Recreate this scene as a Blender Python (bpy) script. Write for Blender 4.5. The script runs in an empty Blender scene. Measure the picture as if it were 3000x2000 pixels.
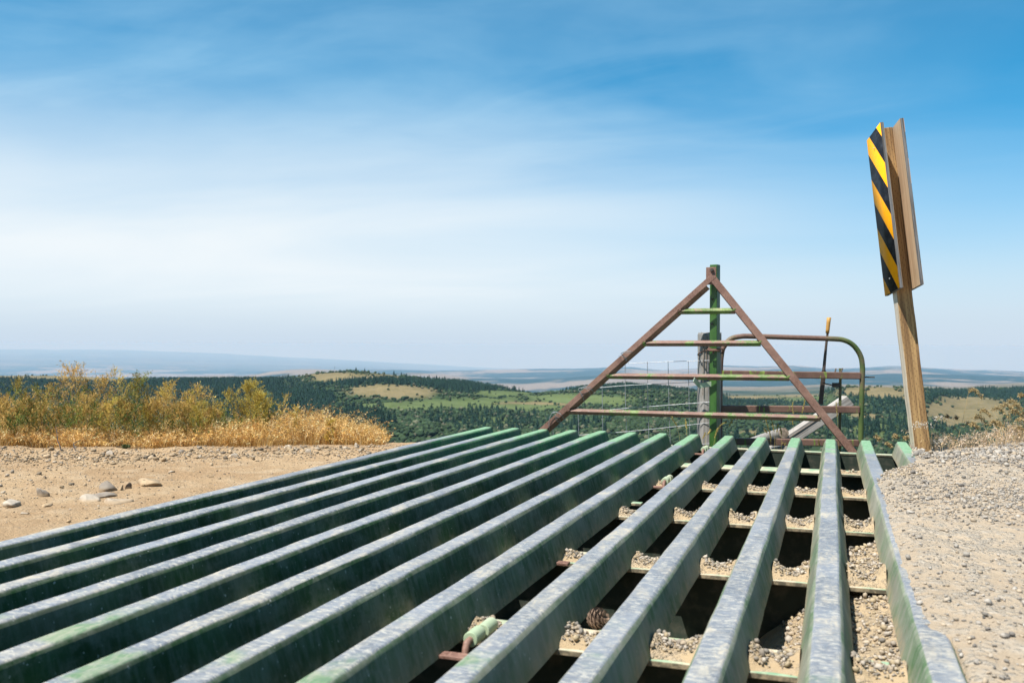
import bpy, bmesh, math, random
import numpy as np
from mathutils import Vector, Matrix

# ------------------------------------------------------------------ scene, camera, sky, sun
sc = bpy.context.scene
COL = sc.collection
FPX, YAW, PITCH, ROLL, CAMH = 2689.76, 0.33569, 0.00245, 0.00391, 0.54036
HORIZON = 1006.6
_fw = np.array([-math.sin(YAW) * math.cos(PITCH), math.cos(YAW) * math.cos(PITCH), math.sin(PITCH)])
_r0 = np.array([math.cos(YAW), math.sin(YAW), 0.0])
_u0 = np.cross(_r0, _fw)
_r = _r0 * math.cos(ROLL) + _u0 * math.sin(ROLL)
_u = -_r0 * math.sin(ROLL) + _u0 * math.cos(ROLL)

cam_data = bpy.data.cameras.new("camera")
cam = bpy.data.objects.new("camera", cam_data)
COL.objects.link(cam)
cam.matrix_world = Matrix(((_r[0], _u[0], -_fw[0], 0), (_r[1], _u[1], -_fw[1], 0),
                           (_r[2], _u[2], -_fw[2], CAMH), (0, 0, 0, 1)))
cam_data.sensor_width = 36.0
cam_data.lens = FPX / 3000 * 36
cam_data.clip_start = 0.02
cam_data.clip_end = 300000
cam_data.dof.use_dof = True
cam_data.dof.focus_distance = 4.6
cam_data.dof.aperture_fstop = 6.5
sc.camera = cam

SUN_EL, SUN_AZ = math.radians(61), math.radians(214)      # azimuth clockwise from +Y
world = bpy.data.worlds.new("World")
sc.world = world
world.use_nodes = True
wn, wl = world.node_tree.nodes, world.node_tree.links
bg = wn["Background"]
sky = wn.new("ShaderNodeTexSky")
sky.sky_type = 'NISHITA'
sky.sun_disc = False
sky.sun_elevation = SUN_EL
sky.sun_rotation = SUN_AZ
sky.altitude = 1800
sky.air_density = 1.0
sky.dust_density = 0.4
sky.ozone_density = 3.0
SKY_K, EXPO = 0.072, 0.86
bg.inputs[1].default_value = SKY_K


def wnode(t, **k):
    n = wn.new(t)
    for a, v in k.items():
        setattr(n, a, v)
    return n


def wmath(op, a, b=None, clamp=False):
    n = wnode("ShaderNodeMath", operation=op, use_clamp=clamp)
    for i, v in enumerate((a, b)):
        if v is None:
            continue
        if isinstance(v, (int, float)):
            n.inputs[i].default_value = v
        else:
            wl.new(v, n.inputs[i])
    return n.outputs[0]


def wramp(v, a, b, c=0.0, d=1.0, kind='SMOOTHSTEP'):
    n = wnode("ShaderNodeMapRange", interpolation_type=kind)
    wl.new(v, n.inputs[0])
    for i, q in enumerate((a, b, c, d)):
        n.inputs[i + 1].default_value = q
    return n.outputs[0]


tc = wnode("ShaderNodeTexCoord")
sep = wnode("ShaderNodeSeparateXYZ")
wl.new(tc.outputs["Generated"], sep.inputs[0])
SX, SY, SZ = sep.outputs
# thin cirrus veil: a cloud deck seen in perspective (direction divided by its elevation)
zz = wmath('ADD', wmath('MAXIMUM', SZ, 0.0), 0.10)
cu = wmath('DIVIDE', SX, zz)
cv = wmath('DIVIDE', SY, zz)
comb = wnode("ShaderNodeCombineXYZ")
wl.new(cu, comb.inputs[0])
wl.new(cv, comb.inputs[1])
mp = wnode("ShaderNodeMapping")
mp.inputs["Rotation"].default_value = (0, 0, math.radians(22))
mp.inputs["Scale"].default_value = (0.36, 0.62, 1)
mp.inputs["Location"].default_value = (0.35, 1.7, 0)
wl.new(comb.outputs[0], mp.inputs[0])
n1 = wnode("ShaderNodeTexNoise")
n1.inputs["Scale"].default_value = 1.0
n1.inputs["Detail"].default_value = 7
n1.inputs["Roughness"].default_value = 0.5
n1.inputs["Distortion"].default_value = 0.5
wl.new(mp.outputs[0], n1.inputs[0])
streak = wramp(n1.outputs[0], 0.30, 0.72)


def wcol(r, g, b):                  # a sky colour given as it shows in the picture (sRGB 0-255)
    f = lambda c: ((c / 255 + .055) / 1.055) ** 2.4 / (SKY_K * 2 ** EXPO)
    return (f(r), f(g), f(b), 1)


def wmix(f, a, b):
    n = wnode("ShaderNodeMixRGB")
    for i, v in enumerate((f, a, b)):
        if isinstance(v, (float, tuple)):
            n.inputs[i].default_value = v
        else:
            wl.new(v, n.inputs[i])
    return n.outputs[0]


lat = wmath('ADD', wmath('MULTIPLY', SX, float(_r0[0])), wmath('MULTIPLY', SY, float(_r0[1])))
leftness = wramp(lat, 0.50, -0.15)
hsv = wnode("ShaderNodeHueSaturation")
hsv.inputs["Hue"].default_value = 0.481
hsv.inputs["Saturation"].default_value = 1.68
hsv.inputs["Value"].default_value = 1.12
wl.new(sky.outputs[0], hsv.inputs["Color"])
# moist air whitens the sky towards the horizon, then a thin veil of cirrus lies over its left side
hazy = wmix(wramp(SZ, 0.26, -0.02), hsv.outputs[0], wcol(204, 221, 238))
broad = wmath('MULTIPLY', wramp(SZ, 0.29, 0.10), wramp(SZ, 0.0, 0.065, 0.0, 1.0))
veil = wmath('MULTIPLY', broad, wmath('ADD', wmath('MULTIPLY', streak, 0.36), 0.64))
veil = wmath('MULTIPLY', veil, wmath('ADD', wmath('MULTIPLY', leftness, 0.90), 0.10), clamp=True)
n2 = wnode("ShaderNodeTexNoise")
n2.inputs["Scale"].default_value = 3.4
n2.inputs["Detail"].default_value = 6
n2.inputs["Roughness"].default_value = 0.55
n2.inputs["Distortion"].default_value = 0.8
wl.new(mp.outputs[0], n2.inputs[0])
wisp = wmath('MULTIPLY', wramp(n2.outputs[0], 0.36, 0.70), 0.20)
high = wmath('MULTIPLY', wmath('ADD', wmath('MULTIPLY', streak, 0.74), wisp), wramp(SZ, 0.05, 0.22))
high = wmath('MULTIPLY', high, wmath('ADD', wmath('MULTIPLY', wramp(lat, 0.62, 0.10), 0.80), 0.10), clamp=True)
hazy = wmix(high, hazy, wcol(168, 214, 244))
cloudy = wmix(veil, hazy, wcol(240, 248, 253))
wl.new(cloudy, bg.inputs[0])

sun_data = bpy.data.lights.new("sun", 'SUN')
sun_data.energy = 5.0
sun_data.angle = math.radians(0.53)
sun_data.color = (1.0, 0.955, 0.88)
sun = bpy.data.objects.new("sun", sun_data)
COL.objects.link(sun)
_sd = Vector((math.sin(SUN_AZ) * math.cos(SUN_EL), math.cos(SUN_AZ) * math.cos(SUN_EL), math.sin(SUN_EL)))
sun.rotation_euler = _sd.to_track_quat('Z', 'Y').to_euler()
sun.location = _sd * 50
sc.view_settings.view_transform = 'Standard'
sc.view_settings.look = 'None'
sc.view_settings.exposure = EXPO
sc.view_settings.gamma = 1.0
sc.cycles.max_bounces = 8
sc.cycles.volume_bounces = 2


# ------------------------------------------------------------------ geometry helpers
def ray(u, v):
    """direction of the ray through pixel (u, v) of the 3000 x 2000 photograph, 1 long in depth"""
    return _fw + _r * ((u - 1500) / FPX) - _u * ((v - 1000) / FPX)


EYE = np.array([0, 0, CAMH])


def at(u, v, X=None, Y=None, Z=None, D=None):
    d = ray(u, v)
    if X is not None:
        t = X / d[0]
    elif Y is not None:
        t = Y / d[1]
    elif Z is not None:
        t = (Z - CAMH) / d[2]
    else:
        t = D
    return EYE + d * t


def on_plane(u, v, p, n):
    d = ray(u, v)
    return EYE + d * (np.dot(p - EYE, n) / np.dot(d, n))


def c1(x, y):                       # a measuring window on the photograph
    return 1500 + x / 1.96, 700 + y / 1.96


def unit(a):
    a = np.asarray(a, float)
    return a / np.linalg.norm(a)


def sstep(x, a, b):
    t = np.clip((x - a) / (b - a), 0, 1)
    return t * t * (3 - 2 * t)


def _hash(ix, iy, seed):
    h = (ix.astype(np.int64) * 374761393 + iy.astype(np.int64) * 668265263 + seed * 974711) & 0x7fffffff
    h = ((h ^ (h >> 13)) * 1274126177) & 0x7fffffff
    return ((h ^ (h >> 16)) & 0xffff) / 65535.0


def vnoise(x, y, seed=0):
    x = np.asarray(x, float)
    y = np.asarray(y, float)
    ix, iy = np.floor(x), np.floor(y)
    fx, fy = x - ix, y - iy
    fx, fy = fx * fx * (3 - 2 * fx), fy * fy * (3 - 2 * fy)
    a, b = _hash(ix, iy, seed), _hash(ix + 1, iy, seed)
    c, d = _hash(ix, iy + 1, seed), _hash(ix + 1, iy + 1, seed)
    return (a + (b - a) * fx + (c - a) * fy + (a - b - c + d) * fx * fy) * 2 - 1


def fbm(x, y, seed=0, octaves=4, gain=0.5):
    s, a, n = 0, 1.0, 0.0
    for k in range(octaves):
        s = s + a * vnoise(np.asarray(x) * 2 ** k + 17.3 * k, np.asarray(y) * 2 ** k - 9.1 * k, seed + k)
        n += a
        a *= gain
    return s / n


def mesh_np(name, V, F, colors=None, smooth=False, uv=None):
    """V (n,3); F (m,3) or (m,4) array, or list of such arrays; colors (n,3) -> point colour 'tint'"""
    me = bpy.data.meshes.new(name)
    V = np.asarray(V, np.float32).reshape(-1, 3)
    Fs = F if isinstance(F, (list, tuple)) and len(F) and isinstance(F[0], np.ndarray) else [np.asarray(F)]
    me.vertices.add(len(V))
    me.vertices.foreach_set("co", V.ravel())
    loops = np.concatenate([f.astype(np.int32).ravel() for f in Fs])
    sizes = np.concatenate([np.full(len(f), f.shape[1], np.int32) for f in Fs])
    me.loops.add(len(loops))
    me.loops.foreach_set("vertex_index", loops)
    me.polygons.add(len(sizes))
    me.polygons.foreach_set("loop_start", np.concatenate([[0], np.cumsum(sizes)[:-1]]).astype(np.int32))
    me.polygons.foreach_set("loop_total", sizes)
    me.update(calc_edges=True)
    if smooth:
        me.polygons.foreach_set("use_smooth", np.ones(len(sizes), bool))
    if colors is not None:
        ca = me.color_attributes.new("tint", 'FLOAT_COLOR', 'POINT')
        c4 = np.ones((len(V), 4), np.float32)
        c4[:, :3] = colors
        ca.data.foreach_set("color", c4.ravel())
    if uv is not None:
        ul = me.uv_layers.new(name="uv")
        ul.data.foreach_set("uv", np.asarray(uv, np.float32)[loops].ravel())
    me.validate()
    return me


def thing(name, label, cat, loc=(0, 0, 0), group=None):
    o = bpy.data.objects.new(name, None)
    o.empty_display_size = 0.1
    COL.objects.link(o)
    o.location = Vector([float(c) for c in loc])
    o["label"] = label
    o["category"] = cat
    if group:
        o["group"] = group
    return o


def tag(o, label=None, cat=None, group=None, kind=None):
    for k, v in (("label", label), ("category", cat), ("group", group), ("kind", kind)):
        if v:
            o[k] = v
    return o


def link(name, me, material, parent=None, loc=None):
    """link a mesh as one object; its vertices are given in world space"""
    o = bpy.data.objects.new(name, me)
    COL.objects.link(o)
    if material is not None and not me.materials:
        me.materials.append(material)
    if parent is not None:
        root = parent
        while root.parent:
            root = root.parent
        if parent == root:
            off = root.location
            me.transform(Matrix.Translation(-off))
        else:
            me.transform(Matrix.Translation(-root.location))
        o.parent = parent
    elif loc is not None:
        me.transform(Matrix.Translation(-Vector([float(c) for c in loc])))
        o.location = Vector([float(c) for c in loc])
    return o


class MB:
    """collects boxes, tubes and prisms; build() links them as one mesh"""

    def __init__(s):
        s.v, s.f = [], []

    def add(s, V, F):
        b = len(s.v)
        s.v += [tuple(map(float, p)) for p in V]
        s.f += [tuple(i + b for i in f) for f in F]
        return s

    def frame_box(s, c, ax, ay, az):
        """box about c with half-axis vectors"""
        c, ax, ay, az = map(np.asarray, (c, ax, ay, az))
        V = [c + i * ax + j * ay + k * az for k in (-1, 1) for j in (-1, 1) for i in (-1, 1)]
        return s.add(V, [(0, 2, 3, 1), (4, 5, 7, 6), (0, 1, 5, 4), (2, 6, 7, 3), (0, 4, 6, 2), (1, 3, 7, 5)])

    def box(s, lo, hi):
        lo, hi = np.asarray(lo, float), np.asarray(hi, float)
        h = (hi - lo) / 2
        return s.frame_box((lo + hi) / 2, (h[0], 0, 0), (0, h[1], 0), (0, 0, h[2]))

    def bar(s, a, b, w, t, up=(0, 0, 1)):
        """straight bar from a to b; w across (perpendicular to up), t along up"""
        a, b = np.asarray(a, float), np.asarray(b, float)
        d = unit(b - a)
        side = unit(np.cross(d, up))
        u2 = np.cross(side, d)
        return s.frame_box((a + b) / 2, (b - a) / 2, side * w / 2, u2 * t / 2)

    def tube(s, pts, r, n=8, cap=True):
        P = np.asarray(pts, float)
        R = np.full(len(P), r) if np.isscalar(r) else np.asarray(r, float)
        T = np.gradient(P, axis=0)
        T /= np.linalg.norm(T, axis=1)[:, None]
        ref = np.array([0, 0, 1.0]) if abs(T[0][2]) < 0.9 else np.array([1.0, 0, 0])
        nrm = unit(np.cross(T[0], ref))
        V = []
        for k in range(len(P)):
            nrm = nrm - T[k] * np.dot(nrm, T[k])
            nrm = unit(nrm)
            bn = np.cross(T[k], nrm)
            for i in range(n):
                a = 2 * math.pi * i / n
                V.append(P[k] + R[k] * (math.cos(a) * nrm + math.sin(a) * bn))
        F = [(k * n + i, k * n + (i + 1) % n, (k + 1) * n + (i + 1) % n, (k + 1) * n + i)
             for k in range(len(P) - 1) for i in range(n)]
        if cap:
            F.append(tuple(range(n))[::-1])
            F.append(tuple(range((len(P) - 1) * n, len(P) * n)))
        return s.add(V, F)

    def build(s, name, material, parent=None, bevel=0.0, smooth=False, loc=None, segs=2):
        me = bpy.data.meshes.new(name)
        me.from_pydata(s.v, [], s.f)
        bm = bmesh.new()
        bm.from_mesh(me)
        bmesh.ops.recalc_face_normals(bm, faces=bm.faces)
        bm.to_mesh(me)
        bm.free()
        if smooth:
            me.polygons.foreach_set("use_smooth", np.ones(len(me.polygons), bool))
        o = link(name, me, material, parent, loc)
        if bevel:
            m = o.modifiers.new("bevel", 'BEVEL')
            m.width = bevel
            m.segments = segs
            m.limit_method = 'ANGLE'
            m.angle_limit = math.radians(35)
        return o


def curve_pts(ctrl, n=24):
    """Catmull-Rom through control points"""
    P = np.asarray(ctrl, float)
    P = np.vstack([2 * P[0] - P[1], P, 2 * P[-1] - P[-2]])
    out = []
    m = len(P) - 3
    for k in range(m):
        for t in np.linspace(0, 1, max(2, n // m), endpoint=(k == m - 1)):
            a, b, c, d = P[k:k + 4]
            out.append(0.5 * (2 * b + (c - a) * t + (2 * a - 5 * b + 4 * c - d) * t * t + (3 * b - a - 3 * c + d) * t ** 3))
    return np.array(out)


def ribbons(P, W, side, C=None):
    """P (n,k,3) spines, W (n,k) widths, side (n,3): flat blades"""
    n, k, _ = P.shape
    off = side[:, None, :] * (W[:, :, None] / 2)
    V = np.stack([P - off, P + off], 2).reshape(-1, 3)
    base = (np.arange(n) * k * 2)[:, None]
    j = np.arange(k - 1) * 2
    F = np.stack([base + j, base + j + 1, base + j + 3, base + j + 2], -1).reshape(-1, 4)
    if C is None:
        return V, F, None
    return V, F, np.repeat(C, k * 2, axis=0)


_ico = {}


def ico(sub):
    if sub not in _ico:
        bm = bmesh.new()
        bmesh.ops.create_icosphere(bm, subdivisions=sub, radius=1)
        bm.verts.ensure_lookup_table()
        _ico[sub] = (np.array([v.co[:] for v in bm.verts]), np.array([[v.index for v in f.verts] for f in bm.faces]))
        bm.free()
    return _ico[sub]


def rocks_mesh(P, S, rng, C, sub=1, flat=0.62, jit=0.22, sink=0.25):
    """many pebbles as one mesh: P (n,3) spots on the ground, S (n,) sizes"""
    bv, bf = ico(sub)
    n, m = len(P), len(bv)
    sc3 = np.stack([rng.uniform(.7, 1.25, n), rng.uniform(.55, 1.0, n), rng.uniform(.35, .8, n) * flat / .62], -1) * S[:, None] / 2
    V = bv[None] * (1 + rng.normal(0, jit, (n, m, 1)))
    for _ in range(7):                  # broken faces
        nn = rng.normal(0, 1, (n, 1, 3))
        nn /= np.linalg.norm(nn, axis=-1, keepdims=True)
        dd = (V * nn).sum(-1, keepdims=True) - rng.uniform(.35, .8, (n, 1, 1))
        V = V - np.maximum(dd, 0) * nn
    V = V * sc3[:, None, :]
    a = rng.uniform(0, 2 * np.pi, n)
    b = rng.normal(0, .35, n)
    x, y, z = V[..., 0], V[..., 1], V[..., 2]
    y, z = y * np.cos(b)[:, None] - z * np.sin(b)[:, None], y * np.sin(b)[:, None] + z * np.cos(b)[:, None]
    x, y = x * np.cos(a)[:, None] - y * np.sin(a)[:, None], x * np.sin(a)[:, None] + y * np.cos(a)[:, None]
    V = np.stack([x, y, z], -1) + P[:, None, :]
    V[..., 2] += (sc3[:, 2] * (1 - 2 * sink))[:, None]
    F = (np.arange(n) * m)[:, None, None] + bf[None]
    return V.reshape(-1, 3), F.reshape(-1, 3), np.repeat(C, m, axis=0)


def grid_mesh(name, xs, ys, zf, colors=None, smooth=True):
    X, Y = np.meshgrid(xs, ys)
    Z = zf(X, Y)
    nx, ny = len(xs), len(ys)
    i = np.arange(nx - 1)[None, :] + (np.arange(ny - 1) * nx)[:, None]
    F = np.stack([i, i + 1, i + nx + 1, i + nx], -1).reshape(-1, 4)
    V = np.stack([X, Y, Z], -1).reshape(-1, 3)
    return mesh_np(name, V, F, colors(X.ravel(), Y.ravel()) if colors else None, smooth)


# ------------------------------------------------------------------ material helpers
class NT:
    def __init__(s, name):
        s.m = bpy.data.materials.new(name)
        s.m.use_nodes = True
        s.n, s.l = s.m.node_tree.nodes, s.m.node_tree.links
        s.b = s.n["Principled BSDF"]
        s.out = s.n["Material Output"]

    def node(s, t, ins=None, **k):
        n = s.n.new(t)
        for a, v in k.items():
            setattr(n, a, v)
        for i, v in (ins or {}).items():
            s.put(n.inputs[i], v)
        return n

    def put(s, sock, v):
        if isinstance(v, bpy.types.NodeSocket):
            s.l.new(v, sock)
        elif isinstance(v, tuple) and len(v) == 3 and sock.type == 'RGBA':
            sock.default_value = (*v, 1)
        else:
            sock.default_value = v

    def pos(s):
        return s.node("ShaderNodeNewGeometry").outputs["Position"]

    def obj(s):
        return s.node("ShaderNodeTexCoord").outputs["Object"]

    def scaled(s, vec, scale, rot=(0, 0, 0), loc=(0, 0, 0)):
        n = s.node("ShaderNodeMapping", {0: vec})
        n.inputs["Scale"].default_value = scale
        n.inputs["Rotation"].default_value = rot
        n.inputs["Location"].default_value = loc
        return n.outputs[0]

    def noise(s, vec, scale, detail=4, rough=.55, dist=0.0):
        return s.node("ShaderNodeTexNoise", {"Vector": vec, "Scale": scale, "Detail": detail, "Roughness": rough, "Distortion": dist}).outputs[0]

    def ramp(s, v, a, b, c=0., d=1., kind='SMOOTHSTEP'):
        return s.node("ShaderNodeMapRange", {0: v, 1: a, 2: b, 3: c, 4: d}, interpolation_type=kind).outputs[0]

    def math(s, op, a, b=0.0, clamp=False):
        return s.node("ShaderNodeMath", {0: a, 1: b}, operation=op, use_clamp=clamp).outputs[0]

    def mix(s, f, a, b, mode='MIX'):
        return s.node("ShaderNodeMixRGB", {0: f, 1: a, 2: b}, blend_type=mode).outputs[0]

    def bump(s, h, strength, dist=.01):
        n = s.node("ShaderNodeBump", {"Height": h, "Strength": strength, "Distance": dist})
        s.l.new(n.outputs[0], s.b.inputs["Normal"])
        return n

    def set(s, color=None, rough=None, metal=None, spec=None):
        if color is not None:
            s.put(s.b.inputs["Base Color"], color)
        if rough is not None:
            s.put(s.b.inputs["Roughness"], rough)
        if metal is not None:
            s.put(s.b.inputs["Metallic"], metal)
        if spec is not None:
            s.put(s.b.inputs["Specular IOR Level"], spec)
        return s.m


M = {}


def m_rail():
    t = NT("worn_green_rail")
    p = t.pos()
    nz = t.node("ShaderNodeSeparateXYZ", {0: t.node("ShaderNodeNewGeometry").outputs["Normal"]}).outputs[2]
    y = t.node("ShaderNodeSeparateXYZ", {0: p}).outputs[1]
    rnd = t.node("ShaderNodeObjectInfo").outputs["Random"]
    n_big = t.noise(p, 7, 4)
    n_fine = t.noise(t.scaled(p, (60, 22, 60), (0, 0, .5)), 1, 6, .65, 1.2)
    n_scr = t.noise(t.scaled(p, (30, 180, 30), (0, 0, -.6)), 1, 5, .6, .8)
    drips = t.noise(t.scaled(p, (40, 55, 9), (0.12, 0, 0)), 1, 6, .68)
    blot = t.noise(t.scaled(p, (9, 9, 13)), 1, 6, .68)
    zz_ = t.node("ShaderNodeSeparateXYZ", {0: p}).outputs[2]
    spots = t.noise(p, 90, 3, .5)
    # paint
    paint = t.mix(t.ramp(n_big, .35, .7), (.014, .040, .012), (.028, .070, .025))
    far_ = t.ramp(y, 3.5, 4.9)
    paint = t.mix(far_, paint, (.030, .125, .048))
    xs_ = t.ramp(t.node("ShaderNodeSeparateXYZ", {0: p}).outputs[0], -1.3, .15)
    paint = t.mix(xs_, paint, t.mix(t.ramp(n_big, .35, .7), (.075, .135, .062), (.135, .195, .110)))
    dusty = t.mix(t.math('MULTIPLY', t.ramp(drips, .40, .68, 0, .75), t.math('ADD', t.math('MULTIPLY', xs_, .75), .25)), paint, (.27, .268, .228))
    dusty = t.mix(t.math('MULTIPLY', t.ramp(t.noise(t.scaled(p, (3, 2.2, 3)), 1, 4), .42, .68, 0, .6), t.math('ADD', t.math('MULTIPLY', xs_, 1.0), .3)), dusty, (.36, .33, .262))
    dusty = t.mix(t.math('MULTIPLY', t.ramp(blot, .47, .62), t.math('ADD', t.math('MULTIPLY', xs_, .4), .32)), dusty, (.21, .20, .155))
    dusty = t.mix(t.ramp(spots, .68, .74, 0, .6), dusty, (.50, .47, .42))
    foot = t.math('MULTIPLY', t.ramp(t.math('ADD', zz_, t.math('MULTIPLY', t.math('SUBTRACT', n_big, .5), .06)), -.045, -.078), t.ramp(t.noise(p, 26, 5, .65), .42, .62, .15, .9))
    dusty = t.mix(t.math('MULTIPLY', foot, t.math('ADD', t.math('MULTIPLY', xs_, .55), .3)), dusty, (.36, .285, .18))
    dusty = t.mix(t.ramp(t.noise(p, 48, 5, .7), .69, .74, 0, .8), dusty, (.085, .045, .028))
    endpaint = t.mix(t.ramp(n_fine, .35, .7, 0, .55), (.135, .265, .145), (.29, .385, .285))
    # bare, traffic-polished steel on the crown, scuffed and dusted
    swirl = t.noise(t.scaled(p, (34, 88, 40), (0, 0, .55)), 1, 5, .62, 1.6)
    cloud = t.noise(t.scaled(p, (10, 5, 10)), 1, 4, .55, .6)
    steel = t.mix(t.ramp(n_scr, .34, .68), (.125, .132, .147), (.232, .24, .255))
    steel = t.mix(t.ramp(t.noise(t.scaled(p, (5, 2.0, 5)), 1, 4, .6), .38, .66, 0, .6), steel, (.29, .30, .325))
    near = t.ramp(y, 4.4, 2.2, .35, 1.0)
    steel = t.mix(t.math('MULTIPLY', t.ramp(swirl, .48, .63, 0, .75), near), steel, (.52, .48, .40))
    steel = t.mix(t.math('MULTIPLY', t.ramp(cloud, .48, .70), t.ramp(n_fine, .40, .60, .2, .8)), steel, (.52, .45, .335))
    steel = t.mix(t.ramp(n_big, .62, .74, 0, .5), steel, (.10, .10, .105))
    wear_y = t.math('ADD', y, t.math('MULTIPLY', t.math('SUBTRACT', n_big, .5), 1.1))
    near_green = t.math('MULTIPLY', t.ramp(wear_y, 1.75, 1.35), t.ramp(t.noise(p, 5, 3), .50, .62))
    worn = t.math('MULTIPLY', t.ramp(wear_y, 5.15, 4.75), t.math('SUBTRACT', 1.0, t.math('MULTIPLY', near_green, .85)))
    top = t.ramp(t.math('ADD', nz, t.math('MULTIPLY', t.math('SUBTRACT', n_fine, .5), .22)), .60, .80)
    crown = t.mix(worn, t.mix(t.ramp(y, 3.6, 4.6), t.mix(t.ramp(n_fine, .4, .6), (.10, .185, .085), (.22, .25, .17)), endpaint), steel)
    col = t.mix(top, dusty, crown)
    wt = t.math('MULTIPLY', top, worn)
    t.put(t.b.inputs["Metallic"], t.math('MULTIPLY', wt, .18))
    t.bump(t.math('ADD', n_scr, n_big), .16, .004)
    t.put(t.b.inputs["Specular IOR Level"], t.ramp(wt, 0, 1, .14, .5))
    return t.set(col, t.mix(wt, (.66, .66, .66), t.ramp(n_fine, .3, .7, .34, .56)))


def m_beam():
    t = NT("dusty_green_beam")
    p = t.pos()
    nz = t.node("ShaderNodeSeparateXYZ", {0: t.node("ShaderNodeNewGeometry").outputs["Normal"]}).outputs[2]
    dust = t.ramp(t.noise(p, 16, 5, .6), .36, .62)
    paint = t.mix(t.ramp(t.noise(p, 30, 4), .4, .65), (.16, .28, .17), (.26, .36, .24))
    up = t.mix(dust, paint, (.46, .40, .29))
    side = t.mix(t.ramp(t.noise(p, 22, 5), .45, .7), (.012, .022, .014), (.05, .05, .036))  # sides near black: shade below the flange put into the colour
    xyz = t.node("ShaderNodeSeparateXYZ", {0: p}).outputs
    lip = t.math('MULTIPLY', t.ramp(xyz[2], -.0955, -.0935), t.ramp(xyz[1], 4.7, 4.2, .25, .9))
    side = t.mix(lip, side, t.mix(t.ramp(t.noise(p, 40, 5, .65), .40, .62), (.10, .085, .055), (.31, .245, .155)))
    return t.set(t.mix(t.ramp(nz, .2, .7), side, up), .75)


def m_rust(name, green=.0, drips=False, g1=(.10, .24, .035), g2=(.28, .42, .06), side=0.0):
    t = NT(name)
    p = t.pos()
    fine = t.noise(p, 140, 4, .65)
    big = t.noise(p, 9, 5, .6)
    rust = t.mix(t.ramp(big, .35, .68), (.125, .060, .042), (.225, .125, .092))
    rust = t.mix(t.ramp(fine, .42, .72, 0, .55), rust, (.30, .18, .135))
    rust = t.mix(t.ramp(fine, .42, .30, 0, .5), rust, (.085, .035, .022))
    g = t.mix(t.ramp(t.noise(p, 14, 4), .4, .7), g1, g2)
    if drips:
        rust = t.mix(.4, rust, (.07, .04, .026))
        sx = t.scaled(p, (48, 48, 7))
        mask = t.math('MULTIPLY', t.ramp(t.noise(sx, 1, 3, .5), .585, .635), t.ramp(t.noise(p, 3.5, 2), .45, .56))
    else:
        mask = t.ramp(t.math('ADD', big, t.math('MULTIPLY', fine, .25)), .78 - green, .86 - green)
    if side:                            # the hinge-side half kept less of its paint than the latch side
        px_ = t.node("ShaderNodeVectorMath", {0: p, 1: tuple(float(c) for c in _r0)}, operation='DOT_PRODUCT').outputs["Value"]
        lat_ = t.ramp(t.math('ADD', px_, t.math('MULTIPLY', t.math('SUBTRACT', big, .5), .5)), side - .12, side + .08)
        mask = t.math('MAXIMUM', t.math('MULTIPLY', mask, .3), t.math('MULTIPLY', lat_, t.ramp(t.math('ADD', fine, big), 1.22, 1.02, .1, .92)))
        rust = t.mix(.45, rust, (.07, .042, .026))
    t.bump(fine, .25, .003)
    return t.set(t.mix(mask, rust, g), t.ramp(fine, .3, .7, .5, .85))


def m_paint(name, c1_, c2_, rough=.42, rust=.0):
    t = NT(name)
    p = t.pos()
    big = t.noise(t.scaled(p, (14, 14, 5)), 1, 5, .6)
    fine = t.noise(p, 110, 4, .6)
    col = t.mix(t.ramp(big, .35, .7), c1_, c2_)
    col = t.mix(t.ramp(t.math('ADD', big, t.math('MULTIPLY', fine, .35)), .86 - rust, .93 - rust), col, (.13, .062, .04))
    t.bump(fine, .12, .002)
    return t.set(col, rough)


def m_wood(name, a, b, c, scale=1.0, axis=2, crack=.3, rough=.85):
    t = NT(name)
    v = t.obj()
    s = [60 * scale] * 3
    s[axis] = 2.2 * scale
    g = t.noise(t.scaled(v, tuple(s)), 1, 5, .6, .6)
    s2 = [130 * scale] * 3
    s2[axis] = 3.5 * scale
    g2 = t.noise(t.scaled(v, tuple(s2)), 1, 3, .6, .2)
    big = t.noise(v, 6, 3)
    col = t.mix(t.ramp(g, .34, .66), a, b)
    col = t.mix(t.ramp(big, .45, .7, 0, .5), col, c)
    col = t.mix(t.ramp(g2, .38, .30, 0, crack), col, tuple(x * .22 for x in a))
    t.bump(t.math('ADD', g, g2), .5, .004)
    return t.set(col, rough)


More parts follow.
